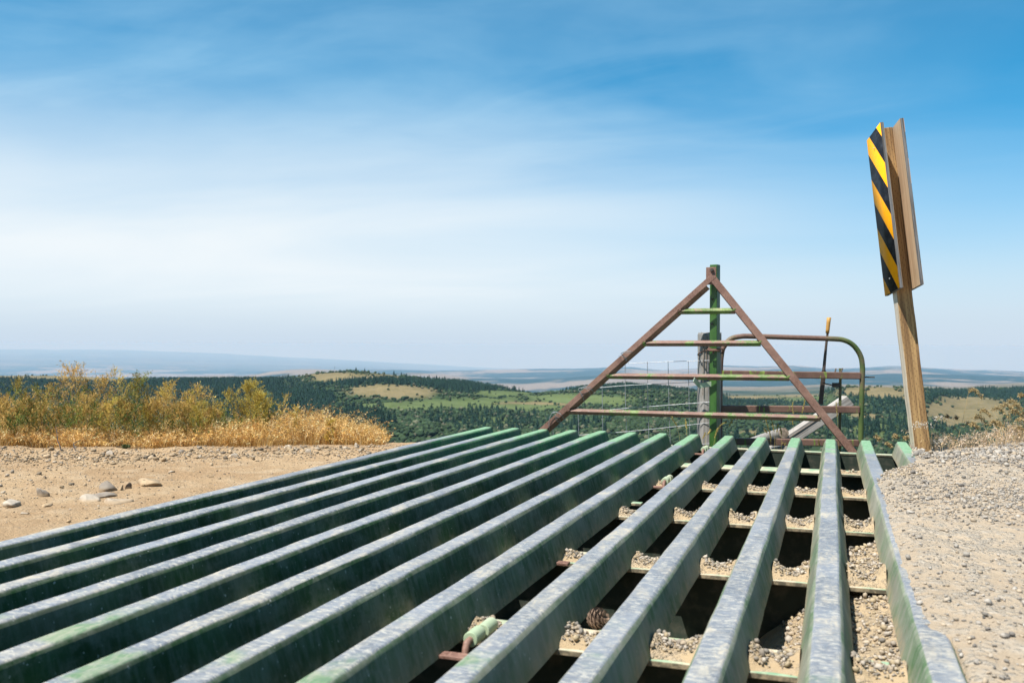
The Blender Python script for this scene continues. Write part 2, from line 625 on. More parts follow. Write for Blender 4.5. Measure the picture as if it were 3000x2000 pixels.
def m_soil(name, ramp_cols, scale=1.0, stones=0.0, bump=.5, bdist=.012, stone_amt=1.0):
    t = NT(name)
    p = t.pos()
    big = t.noise(p, 1.3 * scale, 5, .6)
    mid = t.noise(p, 9 * scale, 6, .62)
    fine = t.noise(p, 75 * scale, 5, .7)
    col = t.mix(t.ramp(big, .36, .66), ramp_cols[0], ramp_cols[1])
    col = t.mix(t.ramp(mid, .44, .70, 0, .65), col, ramp_cols[2])
    col = t.mix(t.ramp(fine, .60, .74, 0, .55), col, tuple(min(1, 1.25 * x) for x in ramp_cols[2]))
    col = t.mix(t.ramp(fine, .40, .28, 0, .6), col, tuple(.5 * x for x in ramp_cols[0]))
    h = t.math('ADD', t.math('MULTIPLY', mid, .8), t.math('MULTIPLY', fine, .55))
    if stones:
        wob = t.node("ShaderNodeVectorMath", {0: p, 1: t.node("ShaderNodeVectorMath", {0: t.node("ShaderNodeTexNoise", {"Vector": p, "Scale": 60}).outputs[1], 3: .006}, operation='SCALE').outputs[0]}, operation='ADD').outputs[0]
        for sc_, amt in ((55, .7), (130, .55)):
            vo = t.node("ShaderNodeTexVoronoi", {"Vector": wob, "Scale": sc_ * stones})
            grey = t.node("ShaderNodeSeparateXYZ", {0: vo.outputs["Color"]}).outputs[0]
            has = t.math('MULTIPLY', t.ramp(vo.outputs["Distance"], .62, .35), t.ramp(t.math('ADD', t.math('ADD', mid, t.math('MULTIPLY', big, 1.1)), t.math('MULTIPLY', grey, .3)), 1.16, 1.32))
            tone = t.mix(grey, tuple(x * .62 for x in ramp_cols[2]), tuple(min(1, x * 1.12) for x in ramp_cols[2]))
            col = t.mix(t.math('MULTIPLY', has, amt * stone_amt), col, tone)
            h = t.math('ADD', h, t.math('MULTIPLY', t.math('MULTIPLY', has, .45), t.math('SUBTRACT', 1.1, vo.outputs["Distance"])))
    t.bump(h, bump, bdist)
    return t.set(col, .95, spec=.2)


def m_tint(name, rough=.8, trans=0.0, bump=None, spec=.25, var=.0):
    """albedo from the mesh's own per-piece colour"""
    t = NT(name)
    a = t.node("ShaderNodeAttribute", attribute_name="tint").outputs["Color"]
    col = a
    if var:
        col = t.mix(t.ramp(t.noise(t.pos(), var, 4, .6), .35, .7, 0, .45), a, (.5, .5, .5), 'MULTIPLY')
    if bump:
        t.bump(t.noise(t.pos(), bump, 5, .65), .45, .006)
    t.set(col, rough, spec=spec)
    if trans:
        tr = t.node("ShaderNodeBsdfTranslucent", {0: col})
        mx = t.node("ShaderNodeMixShader", {0: trans})
        t.l.new(t.b.outputs[0], mx.inputs[1])
        t.l.new(tr.outputs[0], mx.inputs[2])
        t.l.new(mx.outputs[0], t.out.inputs[0])
    return t.m


def m_plain(name, c, rough=.5, metal=0.0, var=.25):
    t = NT(name)
    n = t.noise(t.pos(), 60, 4, .6)
    col = t.mix(t.ramp(n, .35, .7, 0, 1), tuple(x * (1 - var) for x in c), tuple(min(1, x * (1 + var)) for x in c))
    return t.set(col, rough, metal)


M["rail"] = m_rail()
M["beam"] = m_beam()
M["pit"] = m_plain("shade_black_pit_earth", (.012, .013, .010), .95)  # earth near black: the pit's shade put into its colour
M["rust"] = m_rust("rusty_angle_iron", -.02)
M["rust_green"] = m_rust("rust_with_green_paint_left", .16, g1=(.085, .135, .03), g2=(.15, .21, .055))
M["gate_rail"] = m_rust("rusty_gate_rail_with_paint_drips", 0, True, (.12, .18, .025), (.24, .30, .06))
M["gate_tube"] = m_rust("gate_tube_rust_and_green", .10, g1=(.040, .085, .014), g2=(.085, .125, .026), side=2.12)
M["dark_steel"] = m_plain("dark_rusted_steel", (.055, .04, .032), .7)
M["green_post"] = m_paint("green_painted_post", (.018, .066, .010), (.042, .110, .020), .4, .0)
M["hinge_paint"] = m_paint("pale_green_hinge_paint", (.30, .38, .24), (.42, .44, .31), .6, .06)
M["wire"] = m_plain("galvanised_wire", (.24, .255, .27), .5, .3)
M["wire_dark"] = m_plain("rusted_wire", (.13, .065, .045), .75, .2)
M["strap"] = m_paint("galvanised_green_strap", (.34, .40, .30), (.26, .33, .22), .5, .06)
M["wood_grey"] = m_wood("weathered_grey_wood", (.19, .175, .158), (.315, .295, .27), (.14, .128, .118), 1.0, 2, .9)
M["wood_pale"] = m_wood("sun_bleached_wood", (.22, .20, .178), (.38, .355, .325), (.19, .17, .15), .8, 2, .9)
M["wood_end"] = m_plain("log_end_grain", (.20, .155, .115), .9, 0, .5)
M["plywood_back"] = m_wood("plywood_back", (.43, .295, .175), (.54, .39, .245), (.36, .245, .145), .6, 2, .25)
M["plywood_edge"] = m_wood("grey_plywood_edge", (.055, .052, .05), (.16, .155, .15), (.09, .086, .082), 1.8, 2, .6)
M["grip"] = m_paint("worn_yellow_grip", (.36, .18, .035), (.46, .25, .055), .6, .04)
M["dirt"] = m_soil("tan_dirt", ((.365, .238, .130), (.465, .325, .188), (.50, .375, .24)), 1.0, bump=1.0, bdist=.034)
M["gravel_dirt"] = m_soil("grey_tan_gravel_bed", ((.35, .272, .19), (.42, .335, .24), (.40, .35, .285)), 1.6, stones=1.0, bump=1.0, bdist=.012)
M["heap"] = m_soil("tan_dust_heap", ((.37, .275, .165), (.43, .33, .21), (.39, .315, .225)), 2.5, stones=1.7, bump=1.0, bdist=.008)
M["stone"] = m_tint("loose_stone", .9, bump=60, var=40)
M["rock"] = m_tint("weathered_rock", .92, bump=30, var=16)
M["dry_grass"] = m_tint("dry_grass_blades", .75, .32)
M["leaf"] = m_tint("weed_leaves", .7, .30)
M["stalk"] = m_tint("plant_stalks", .8)
M["cone"] = m_plain("pine_cone_scales", (.19, .125, .085), .8, 0, .45)
M["tree"] = m_tint("hill_tree_foliage", .95, 0, spec=.1)


def m_post():
    t = NT("treated_sign_post_wood")
    v = t.obj()
    g = t.noise(t.scaled(v, (75, 75, 2.4)), 1, 5, .6, .5)
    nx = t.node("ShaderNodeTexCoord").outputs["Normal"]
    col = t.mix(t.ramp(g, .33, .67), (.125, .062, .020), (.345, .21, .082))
    painted_light = t.mix(t.ramp(g, .33, .67), (.40, .32, .23), (.60, .51, .40))  # pale tones for the left face: sunlight put into the wood colour
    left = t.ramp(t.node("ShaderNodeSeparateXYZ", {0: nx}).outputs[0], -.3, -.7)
    col = t.mix(left, col, painted_light)
    # preservative incision marks in staggered rows
    sx = t.node("ShaderNodeSeparateXYZ", {0: t.scaled(v, (95, 95, 24))})
    row = t.math('FLOOR', sx.outputs[0])
    fx = t.math('SUBTRACT', t.math('FRACT', sx.outputs[0]), .5)
    fz = t.math('SUBTRACT', t.math('FRACT', t.math('ADD', sx.outputs[2], t.math('MULTIPLY', row, .37))), .5)
    d = t.math('ADD', t.math('MULTIPLY', t.math('MULTIPLY', fx, fx), 5.5), t.math('MULTIPLY', t.math('MULTIPLY', fz, fz), 6.0))
    pit = t.math('MULTIPLY', t.ramp(d, .10, .03), t.math('SUBTRACT', 1.0, left))
    col = t.mix(t.math('MULTIPLY', pit, .85), col, (.05, .022, .008))
    t.bump(t.math('SUBTRACT', g, pit), .45, .003)
    return t.set(col, .8)


def m_marker():
    t = NT("yellow_black_marker_stripes")
    uv = t.node("ShaderNodeUVMap", uv_map="uv").outputs[0]
    s = t.node("ShaderNodeSeparateXYZ", {0: uv})
    c = t.math('SUBTRACT', s.outputs[1], t.math('MULTIPLY', s.outputs[0], .305))
    f = t.math('FRACT', t.math('DIVIDE', t.math('ADD', c, .06 + .3135 * 3), .3135))
    yel = t.math('LESS_THAN', f, .485)
    smudge = t.noise(t.scaled(t.obj(), (8, 8, 20), (0, .5, 0)), 1, 5, .65)
    black = t.mix(t.ramp(smudge, .40, .75), (.007, .008, .011), (.026, .030, .037))
    yellow = t.mix(t.ramp(t.noise(t.obj(), 25, 4), .4, .75), (.90, .375, .006), (.82, .335, .010))
    return t.set(t.mix(yel, black, yellow), t.mix(yel, (.6, .6, .6), (.6, .6, .6)), spec=.12)


M["post"] = m_post()
M["marker"] = m_marker()


def m_hills():
    t = NT("wooded_hill_ground")
    a = t.node("ShaderNodeAttribute", attribute_name="tint").outputs["Color"]
    p = t.pos()
    n = t.noise(p, .05, 6, .65)
    n2 = t.noise(p, .4, 3, .6)
    col = t.mix(t.ramp(n, .42, .66, 0, .55), a, (.55, .62, .5), 'MULTIPLY')
    col = t.mix(t.ramp(n2, .45, .7, 0, .5), col, (.6, .62, .55), 'MULTIPLY')
    return t.set(col, 1.0, spec=.05)


M["hills"] = m_hills()

# ------------------------------------------------------------------ the land: one sheet from the road shoulder to the horizon
RS = 1 / 2.109e3 * 1.0


def I(px, *pairs):
    return np.interp(px, [a for a, _ in pairs], [b for _, b in pairs])


def ridge_near_D(px):
    return I(px, (-1200, 2300), (0, 2000), (300, 1800), (650, 1750), (900, 1500), (1200, 1500), (1430, 1300), (1600, 1400),
             (1680, 2300), (1850, 2300), (1925, 1350), (2100, 1300), (2200, 1800), (2352, 2100), (3600, 2300))


def ridge_near_y(px):
    return I(px, (-1200, 868), (0, 868), (120, 868), (250, 872), (320, 876), (560, 876), (630, 876), (680, 868), (730, 860), (800, 856), (880, 860), (960, 869),
             (1060, 882), (1140, 893), (1240, 904), (1300, 900), (1370, 893), (1440, 888), (1540, 893), (1610, 899), (1680, 908), (1880, 906),
             (1930, 889), (1990, 886), (2080, 887), (2130, 892), (2200, 894), (2260, 890), (2352, 889), (2800, 880), (3600, 880))


RIDGES = [      # depth, skyline of that range in photograph rows (2352 wide), dip before it, behind the near ridge
    (3800, [(-1200, 960), (0, 960), (1500, 960), (1600, 912), (1660, 886), (1750, 884), (1900, 880), (2000, 880), (2200, 884), (2280, 878), (2352, 873), (3600, 868)], 14),
    (9000, [(-1200, 880), (0, 876), (560, 867), (620, 857), (660, 852), (720, 850), (770, 851), (820, 857), (880, 855), (950, 853), (1010, 858), (1080, 868), (1200, 874),
            (1300, 868), (1370, 860), (1420, 857), (1480, 862), (1560, 866), (1660, 861), (1760, 858), (1850, 861), (2000, 858), (2150, 857), (2260, 860), (2352, 862), (3600, 866)], 40),
    (19000, [(-1200, 872), (0, 870), (500, 868), (800, 853), (900, 850), (1000, 852), (1100, 849), (1200, 846), (1300, 844), (1450, 840), (1520, 845), (1600, 842), (1660, 834),
             (1740, 837), (1820, 834), (1900, 840), (1960, 838), (2040, 834), (2120, 837), (2200, 842), (2352, 848), (3600, 850)], 45),
    (60000, [(-1200, 803), (0, 806), (220, 806), (400, 810), (600, 818), (800, 828), (950, 836), (1100, 845), (1400, 852), (2352, 853), (3600, 850)], 60),
]
NEAR = [(4.2, -.45), (5.6, -.30), (6.3, -.30), (6.8, -.36), (7.4, -.62), (8.4, -1.15), (12, -3.2), (40, -12.5), (120, -33), (350, -64), (700, -80)]


def y_to_z(y, D):
    return CAMH - (y - HORIZON / 1.2755) / 2109.0 * D


def hill_z(px, D, bumps=True):
    lnD = np.log(D)
    D1 = ridge_near_D(px)
    y1 = ridge_near_y(px)
    z = np.interp(lnD, [math.log(a) for a, _ in NEAR], [b for _, b in NEAR])
    l0, l1 = math.log(700), np.log(D1)
    s = np.clip((lnD - l0) / (l1 - l0), 0, 1)
    yv = 1037 + (y1 - 1037) * (1 - (1 - s) ** 1.35)
    z = np.where(D > 700, y_to_z(yv, D), z)
    lp, zp = l1, y_to_z(y1, D1)
    for Dk, pts, dip in RIDGES:
        yk = I(px, *pts)
        lk, zk = math.log(Dk), y_to_z(yk, Dk)
        s = np.clip((lnD - lp) / (lk - lp), 0, 1)
        zz = zp + (zk - zp) * s - dip * np.sin(np.pi * s)
        z = np.where(lnD > lp, zz, z)
        lp, zp = np.full_like(px, lk), zk
    z = np.where(lnD > lp, zp - (D - RIDGES[-1][0]) * .03, z)
    if bumps:
        lat_ = (px - 1176) / 2109 * D
        w = sstep(D, 60, 700)
        z = z + w * (fbm(lat_ / 260, D / 200, 5, 4) * 15 + fbm(lat_ / 60, D / 60, 9, 2) * 1.0) * np.where(D < 3000, 1 - .75 * sstep(D / D1, .8, 1.0), .4)
        z = z + sstep(D, 3000, 7000) * fbm(lat_ / 1100, D / 1300, 15, 4) * 24 + sstep(D, 8000, 15000) * fbm(lat_ / 3600, D / 4600, 25, 4) * 55
    return z


TAN = [(805, 870, 130, 10), (905, 902, 110, 10), (2020, 898, 105, 14), (2210, 938, 110, 30), (1720, 912, 80, 5), (1840, 905, 60, 4), (1730, 985, 50, 4),
       (1990, 945, 45, 9), (2010, 968, 22, 4), (700, 958, 60, 4), (760, 975, 25, 16), (70, 872, 320, 6), (120, 893, 70, 3), (1250, 925, 90, 3), (1470, 884, 40, 4)]
LGREEN = [(1030, 930, 260, 15), (1330, 915, 150, 8), (700, 945, 60, 9), (640, 905, 70, 8), (1130, 968, 70, 8), (1780, 915, 130, 12), (2000, 990, 60, 20), (620, 920, 60, 8),
          (1160, 905, 90, 5)]
CONIF = [(480, 890, 200, 26), (110, 905, 190, 30), (-300, 905, 400, 40), (1000, 890, 260, 11), (690, 925, 75, 24), (800, 980, 90, 42), (1450, 890, 230, 11), (1250, 893, 80, 7),
         (1110, 968, 130, 26), (1330, 985, 80, 22), (1790, 900, 150, 5), (1720, 930, 90, 9), (1870, 945, 70, 12), (2020, 922, 75, 20), (2260, 908, 140, 16), (2600, 905, 300, 30),
         (1640, 900, 60, 14), (2170, 960, 40, 14), (1900, 1005, 260, 26), (560, 945, 90, 16), (650, 990, 60, 20)]
CONIF_W = [1.0, .8, .8, .85, .9, .75, .95, .9, .20, .12, .8, .7, .5, .40, .95, .8, .6, .35, .16, .55, .6]


def blob(px, y, ells, ws=None, soft=.35):
    out = np.zeros_like(px)
    wob = fbm(px / 55, y / 9, 77, 4) * .75
    for k, (cx, cy, rx, ry) in enumerate(ells):
        d = np.sqrt(((px - cx) / rx) ** 2 + ((y - cy) / ry) ** 2) + wob * .42
        out = np.maximum(out, sstep(-d, -1 - soft, -1 + soft) * (ws[k] if ws else 1))
    return out


def cover(px, D):
    """(tan meadow, pale green meadow, conifer) cover of a spot on the hills"""
    y = HORIZON / 1.2755 + (CAMH - hill_z(px, D, False)) / D * 2109
    tan = blob(px, y, TAN)
    lg = blob(px, y, LGREEN) * (1 - tan)
    con = blob(px, y, CONIF, CONIF_W) * (1 - tan * .97)
    return tan, lg, con


def to_world(px, D):
    l = (px - 1176) / 2109 * D
    return l * math.cos(YAW) - D * math.sin(YAW), l * math.sin(YAW) + D * math.cos(YAW)


def build_hills():
    px = np.concatenate([np.linspace(-1200, -60, 40), np.linspace(-40, 2400, 520), np.linspace(2430, 3600, 40)])
    D = np.concatenate([np.geomspace(4.2, 600, 60), np.geomspace(615, 2600, 190), np.geomspace(2650, 76000, 200)])
    PX, DD = np.meshgrid(px, D)
    Z = hill_z(PX.ravel(), DD.ravel())
    p, d = PX.ravel(), DD.ravel()
    X, Y = to_world(p, d)
    tan, lg, con = cover(p, d)
    n = fbm(X / 90, Y / 90, 31, 4)[:, None]
    far = sstep(d, 2600, 4200)[:, None]
    # close woods: ground between the trees
    c = np.array([[.030, .051, .023]]) * (1 + .35 * n)
    c = c * (1 - con[:, None]) + np.array([[.028, .045, .024]]) * con[:, None]
    c = c * (1 - lg[:, None]) + np.array([[.092, .118, .046]]) * (1 + .3 * n) * lg[:, None]
    c = c * (1 - tan[:, None]) + np.array([[.172, .137, .072]]) * (1 + .2 * n) * tan[:, None]
    # distant ranges: long strips of grass and of wood
    l = (p - 1176) / 2109 * d
    m = fbm(l / 1100 + 3, d / 1300, 51, 5) + .35 * fbm(l / 240, d / 260, 57, 3)
    dk = 1 - sstep(m, -.06, .20)[:, None]
    fc = np.array([[.205, .172, .150]]) * (1 - dk) + np.array([[.020, .050, .058]]) * dk  # both tones tinted bluish: distance haze put into the ground colour
    far_tan = sstep(d, 12000, 17000)[:, None]
    fc = fc * (1 - far_tan * .0)
    painted_light = sstep(d, 21000, 30000)[:, None]  # farthest ridge evened out: haze put into the ground colour
    fc = fc * (1 - .75 * painted_light) + np.array([[.085, .095, .095]]) * .75 * painted_light
    c = c * (1 - far) + fc * far
    i = np.arange(len(px) - 1)[None, :] + (np.arange(len(D) - 1) * len(px))[:, None]
    F = np.stack([i, i + 1, i + len(px) + 1, i + len(px)], -1).reshape(-1, 4)
    me = mesh_np("hills", np.stack([X, Y, Z], -1), F, np.clip(c, .01, .8), True)
    tag(link("hills", me, M["hills"]), kind="structure")


build_hills()


def conifer_mesh(seed, tiers=8, spikes=9):
    """a small spruce, one unit tall: trunk and drooping whorls of boughs"""
    g = np.random.default_rng(seed)
    V, F, C = [], [], []

    def tri(a, b, c, col):
        V.extend([a, b, c])
        F.append((len(V) - 3, len(V) - 2, len(V) - 1))
        C.extend([col] * 3)
    for k in range(5):
        a0, a1 = 2 * math.pi * k / 5, 2 * math.pi * (k + 1) / 5
        tri((.022 * math.cos(a0), .022 * math.sin(a0), 0), (.022 * math.cos(a1), .022 * math.sin(a1), 0), (0, 0, .9), (.09, .065, .045))
    slim = g.uniform(.85, 1.15)
    for t in range(tiers):
        z = .10 + .86 * t / tiers
        rad = slim * (.23 * (1 - (z / 1.02)) ** .8 + .012)
        top = min(1.0, z + .24 * (1 - z) + .07)
        ns = spikes if t < tiers - 2 else 6
        for s in range(ns):
            a = 2 * math.pi * (s + .5 * (t % 2) + g.uniform(-.25, .25)) / ns
            w = math.pi / ns * g.uniform(.7, 1.15)
            r = rad * g.uniform(.65, 1.2)
            col = np.array([.013, .031, .020]) * g.uniform(.65, 1.5)
            d = (r * math.cos(a), r * math.sin(a), z - .02 - .05 * r / .2)
            e0 = (r * .55 * math.cos(a - w), r * .55 * math.sin(a - w), z + .015)
            e1 = (r * .55 * math.cos(a + w), r * .55 * math.sin(a + w), z + .015)
            tri(e0, d, (0, 0, top), col)
            tri(d, e1, (0, 0, top), col)
    return np.array(V), np.array(F), np.array(C)


def _blob12():
    """a coarse lump for brush that is only a pixel or two across"""
    bm = bmesh.new()
    bmesh.ops.create_icosphere(bm, subdivisions=1, radius=1)
    bm.verts.ensure_lookup_table()
    r = (np.array([v.co[:] for v in bm.verts]), np.array([[v.index for v in f.verts] for f in bm.faces]))
    bm.free()
    return r


def build_trees():
    g = np.random.default_rng(4)
    n = 190000
    px = g.uniform(-700, 3000, n)
    D1 = ridge_near_D(px)
    s = g.uniform(0, 1, n)
    D = np.exp(math.log(690) + (np.log(D1 * 1.01) - math.log(690)) * s ** .8)
    tan, lg, con = cover(px, D)
    pick = g.uniform(0, 1, n)
    clump = fbm(px / 12, np.log(D) * 40, 61, 3)
    isc = (pick < np.where(con > .6, con * .80, con * .42) * (.65 + .6 * (clump > -.05)))
    shr_p = np.clip((.55 + .55 * clump) * (1 - tan * .985) * (1 - lg * .97) * (1 - con * .5), 0, 1)
    iss = (~isc) & (g.uniform(0, 1, n) < shr_p * np.interp(D, [700, 950, 1150], [.95, .75, .42]))
    # the steep slope just below the road carries brush too
    k = 30000
    pxn = g.uniform(-700, 3000, k)
    Dn = np.exp(g.uniform(math.log(28), math.log(690), k))
    px, D = np.concatenate([px, pxn]), np.concatenate([D, Dn])
    z0 = np.zeros(k)
    tan, lg, con = np.concatenate([tan, z0]), np.concatenate([lg, z0]), np.concatenate([con, z0])
    isc = np.concatenate([isc, np.zeros(k, bool)])
    iss = np.concatenate([iss, fbm(pxn / 60, np.log(Dn) * 9, 63, 3) > -.15])
    X, Y = to_world(px, D)
    Z = hill_z(px, D)
    # the spruces that show largest are single trees
    hero_zone = isc & (D < 1500) & (px > 560) & (px < 2352)
    y = HORIZON / 1.2755 + (CAMH - Z) / D * 2109
    cand = np.where(hero_zone & (con < .62))[0]
    cand = cand[np.argsort(D[cand] + g.uniform(0, 500, len(cand)))][:130]
    cand2 = np.where(hero_zone & (con >= .62) & (D < 950))[0]
    cand2 = g.permutation(cand2)[:50]
    meshes = []
    for k in range(6):
        V, F, C = conifer_mesh(100 + k)
        me = mesh_np("spruce", V, F, C)
        me.materials.append(M["tree"])
        meshes.append(me)
    zones = [(560, 900, "dark spruce standing in the wooded gully beyond the dry grass", "spruces in the gully beyond the dry grass"),
             (900, 1240, "dark pointed spruce on the green slope left of the rusty triangle", "spruces on the slope left of the triangle"),
             (1240, 1660, "dark spruce on the wooded slope seen through the wire mesh", "spruces seen behind the wire mesh"),
             (1660, 1990, "dark spruce on the valley side seen through the gate", "spruces seen through the gate"),
             (1990, 2400, "slender dark spruce on the slope beside the striped sign post", "spruces beside the sign post")]
    for k, i in enumerate(np.concatenate([cand, cand2])):
        o = bpy.data.objects.new("spruce_tree", meshes[k % 6])
        COL.objects.link(o)
        h = g.uniform(9, 16) * (1.15 if D[i] > 1200 else 1)
        o.location = (X[i], Y[i], Z[i] - .3)
        o.scale = (h * g.uniform(.85, 1.1),) * 2 + (h,)
        o.rotation_euler = (0, 0, g.uniform(0, 6.28))
        for a, b, lab, grp in zones:
            if a <= px[i] < b or (b == 2400 and px[i] >= b):
                tag(o, lab, "tree", grp)
                break
    isc[cand] = False
    isc[cand2] = False
    # ridge trees standing a little apart on the bare crown
    lone = [(818, 9), (838, 8), (905, 9), (922, 8), (934, 7), (986, 9), (1003, 10), (1010, 8), (780, 5)]
    for k, (q, h) in enumerate(lone):
        qa = np.array([float(q)])
        d = ridge_near_D(qa) * .985
        x_, y_ = to_world(qa, d)
        o = bpy.data.objects.new("lone_tree", meshes[k % 6])
        COL.objects.link(o)
        o.location = (x_[0], y_[0], hill_z(qa, d)[0] - .3)
        o.scale = (h * 1.3, h * 1.3, h)
        tag(o, "small dark tree standing alone on the bare tan hilltop skyline", "tree", "lone trees on the tan hilltop")
    # the woods, as one mass
    idx = np.where(isc)[0]
    tv, tf, tc_ = conifer_mesh(7, 4, 6)
    tf = tf[5:]
    m = len(tv)
    N = len(idx)
    h = g.uniform(5.5, 10.5, N)
    wd = h * g.uniform(1.1, 2.0, N)
    a = g.uniform(0, 6.28, N)
    bx = tv[None] * np.stack([wd, wd, h], -1)[:, None, :]
    V = np.empty_like(bx)
    V[..., 0] = bx[..., 0] * np.cos(a)[:, None] - bx[..., 1] * np.sin(a)[:, None]
    V[..., 1] = bx[..., 0] * np.sin(a)[:, None] + bx[..., 1] * np.cos(a)[:, None]
    V[..., 2] = bx[..., 2]
    V += np.stack([X[idx], Y[idx], Z[idx] - .4], -1)[:, None, :]
    F = (np.arange(N) * m)[:, None, None] + tf[None]
    C = (tc_[None] * g.uniform(.65, 1.45, (N, 1, 1)) * np.array([1.0, 1.0, 1.0])).reshape(-1, 3)
    me = mesh_np("conifer_forest", V.reshape(-1, 3), F.reshape(-1, 3), C)
    tag(link("conifer_forest", me, M["tree"]), "dark conifer woods covering the ridges and gullies", "forest", kind="stuff")
    # aspen and brush
    idx = np.where(iss)[0]
    N = len(idx)
    bv, bf = _blob12()
    m = len(bv)
    h = g.uniform(1.5, 3.6, N) * (1 - .45 * lg[idx])
    h *= np.interp(D[idx], [28, 300, 690], [.35, .7, 1])
    wd = h * g.uniform(.6, 1.05, N)
    V = bv[None] * (1 + g.normal(0, .22, (N, m, 1))) * np.stack([wd, wd, h * .62], -1)[:, None, :]
    V[..., 2] += (h * .45)[:, None]
    V += np.stack([X[idx], Y[idx], Z[idx]], -1)[:, None, :]
    F = (np.arange(N) * m)[:, None, None] + bf[None]
    hue = g.uniform(0, 1, (N, 1))
    dry = (g.uniform(0, 1, (N, 1)) < .10)
    C = np.array([.020, .038, .018]) * (1 - hue) + np.array([.038, .060, .027]) * hue
    C = np.where(dry, np.array([.095, .095, .060]), C) * g.uniform(.7, 1.3, (N, 1))
    C = np.repeat(C, m, axis=0) * g.uniform(.75, 1.25, (N * m, 1))
    me = mesh_np("hillside_brush", V.reshape(-1, 3), F.reshape(-1, 3), C)
    tag(link("hillside_brush", me, M["tree"]), "grey green aspen and brush filling the valley slopes", "brush", kind="stuff")


build_trees()
# a thin mast far off on the tan hilltop
_q = np.array([769.0])
_d = ridge_near_D(_q) * .99
_x, _y = to_world(_q, _d)
_z = hill_z(_q, _d)[0]
t = thing("radio_mast", "thin radio mast far off on the tan hilltop", "mast", (_x[0], _y[0], _z))
MB().tube([(_x[0], _y[0], _z - 1), (_x[0], _y[0], _z + 11)], .16, 6).build("mast_pole", M["dark_steel"], t)

# ------------------------------------------------------------------ cattle guard
S, W_TOP, L_END = 0.19, 0.057, 5.587
RX = {b: -0.6072 + (b - 9) * S - (0.012 if b < 9 else 0) for b in range(1, 15)}
H = .080
guard = thing("cattle_guard", "green steel cattle guard of long parallel worn rails across the dirt road", "cattle guard", (-.9, 2.2, -.1))


def rail_profile():
    P = []
    w, fl, r = W_TOP / 2, .0225, .011
    P.append((-w - fl, -H))
    P.append((-w - fl * .12, -.0115))
    for a in (160, 135, 110):
        P.append((-w + r + r * math.cos(math.radians(a)), -r + r * math.sin(math.radians(a))))
    for a in (70, 45, 20):
        P.append((w - r + r * math.cos(math.radians(a)), -r + r * math.sin(math.radians(a))))
    P.append((w + fl * .12, -.0115))
    P.append((w + fl, -H))
    return np.array(P)


def build_rail(b):
    g = np.random.default_rng(300 + b)
    prof = rail_profile()
    y0, y1 = -.7, L_END
    ys = np.concatenate([[y0], np.arange(y0 + .04, y1 - .02, .04), [y1]])
    k = len(prof)
    cx = RX[b] + W_TOP / 2 + .0028 * fbm(ys * .8, ys * 0 + b, 3, 2)
    dz = .0030 * fbm(ys * 1.1, ys * 0 + 3.7 * b, 13, 3)
    V = np.zeros((len(ys), k, 3))
    V[:, :, 0] = cx[:, None] + prof[None, :, 0] + .0011 * fbm(ys[:, None] * 9 + np.arange(k)[None, :] * 5.1, ys[:, None] * 0 + b * 2.0, 21, 2)
    V[:, :, 1] = ys[:, None]
    V[:, :, 2] = prof[None, :, 1] + dz[:, None] * (prof[None, :, 1] > -.05) + .0011 * fbm(ys[:, None] * 10 + np.arange(k)[None, :] * 3.3, ys[:, None] * 0 + b, 29, 2) * (prof[None, :, 1] > -.05)
    V[0, :, 1] += 0
    i = np.arange(k - 1)[None, :] + (np.arange(len(ys) - 1) * k)[:, None]
    F4 = np.stack([i, i + k, i + k + 1, i + 1], -1).reshape(-1, 4)
    bot = np.array([[j * k + k - 1, (j + 1) * k + k - 1, (j + 1) * k, j * k] for j in range(len(ys) - 1)])
    nV = len(ys) * k
    cap0 = np.array([list(range(k))])
    cap1 = np.array([list(range(nV - k, nV))[::-1]])
    me = mesh_np("rail", V.reshape(-1, 3), [F4, bot, cap0, cap1], None, True)
    me.polygons.foreach_set("use_smooth", np.concatenate([np.tile(np.array([0, 1, 1, 1, 0, 1, 1, 1, 0], bool), len(ys) - 1), np.zeros(len(bot) + 2, bool)]))
    return link("rail", me, M["rail"], guard)


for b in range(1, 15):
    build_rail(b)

BEAMS = [-.38, .345, 1.073, 1.80, 2.52, 3.26, 4.00, 4.70]
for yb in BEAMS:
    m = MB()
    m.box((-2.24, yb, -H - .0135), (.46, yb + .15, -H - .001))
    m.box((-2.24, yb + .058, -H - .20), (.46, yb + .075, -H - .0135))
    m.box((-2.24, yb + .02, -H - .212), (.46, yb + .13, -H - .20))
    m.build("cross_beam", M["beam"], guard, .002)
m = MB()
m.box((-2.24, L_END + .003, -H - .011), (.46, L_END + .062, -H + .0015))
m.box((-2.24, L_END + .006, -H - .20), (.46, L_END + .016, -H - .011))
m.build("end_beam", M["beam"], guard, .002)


def hinge(u, v, zc=-.058):
    c = at(u, v, Z=zc)
    c[0] = (RX[8] + W_TOP + RX[9]) / 2 - .010
    y = c[1]
    a = MB()
    a.tube([(c[0], y - .055, zc), (c[0], y - .004, zc)], .0155, 28)
    b_ = MB()
    b_.tube([(c[0] + .004, y + .004, zc), (c[0] + .004, y + .060, zc)], .0150, 28)
    h1 = a.build("hinge_tube", M["hinge_paint"], guard, .002)
    b_.build("hinge_tube", M["hinge_paint"], guard, .002)
    MB().tube(curve_pts([(c[0], y + .05, zc), (c[0], y - .06, zc), (c[0], y - .076, zc - .006), (c[0], y - .083, zc - .024), (c[0] - .002, y - .084, zc - .04)], 20), .0072, 10).build(
        "hinge_pin", M["rust"], h1, 0, True)
    MB().box((c[0] - .042, y - .118, -H - .001), (c[0] + .05, y - .090, -H + .007)).build("hinge_tab", M["rust"], guard, .002)


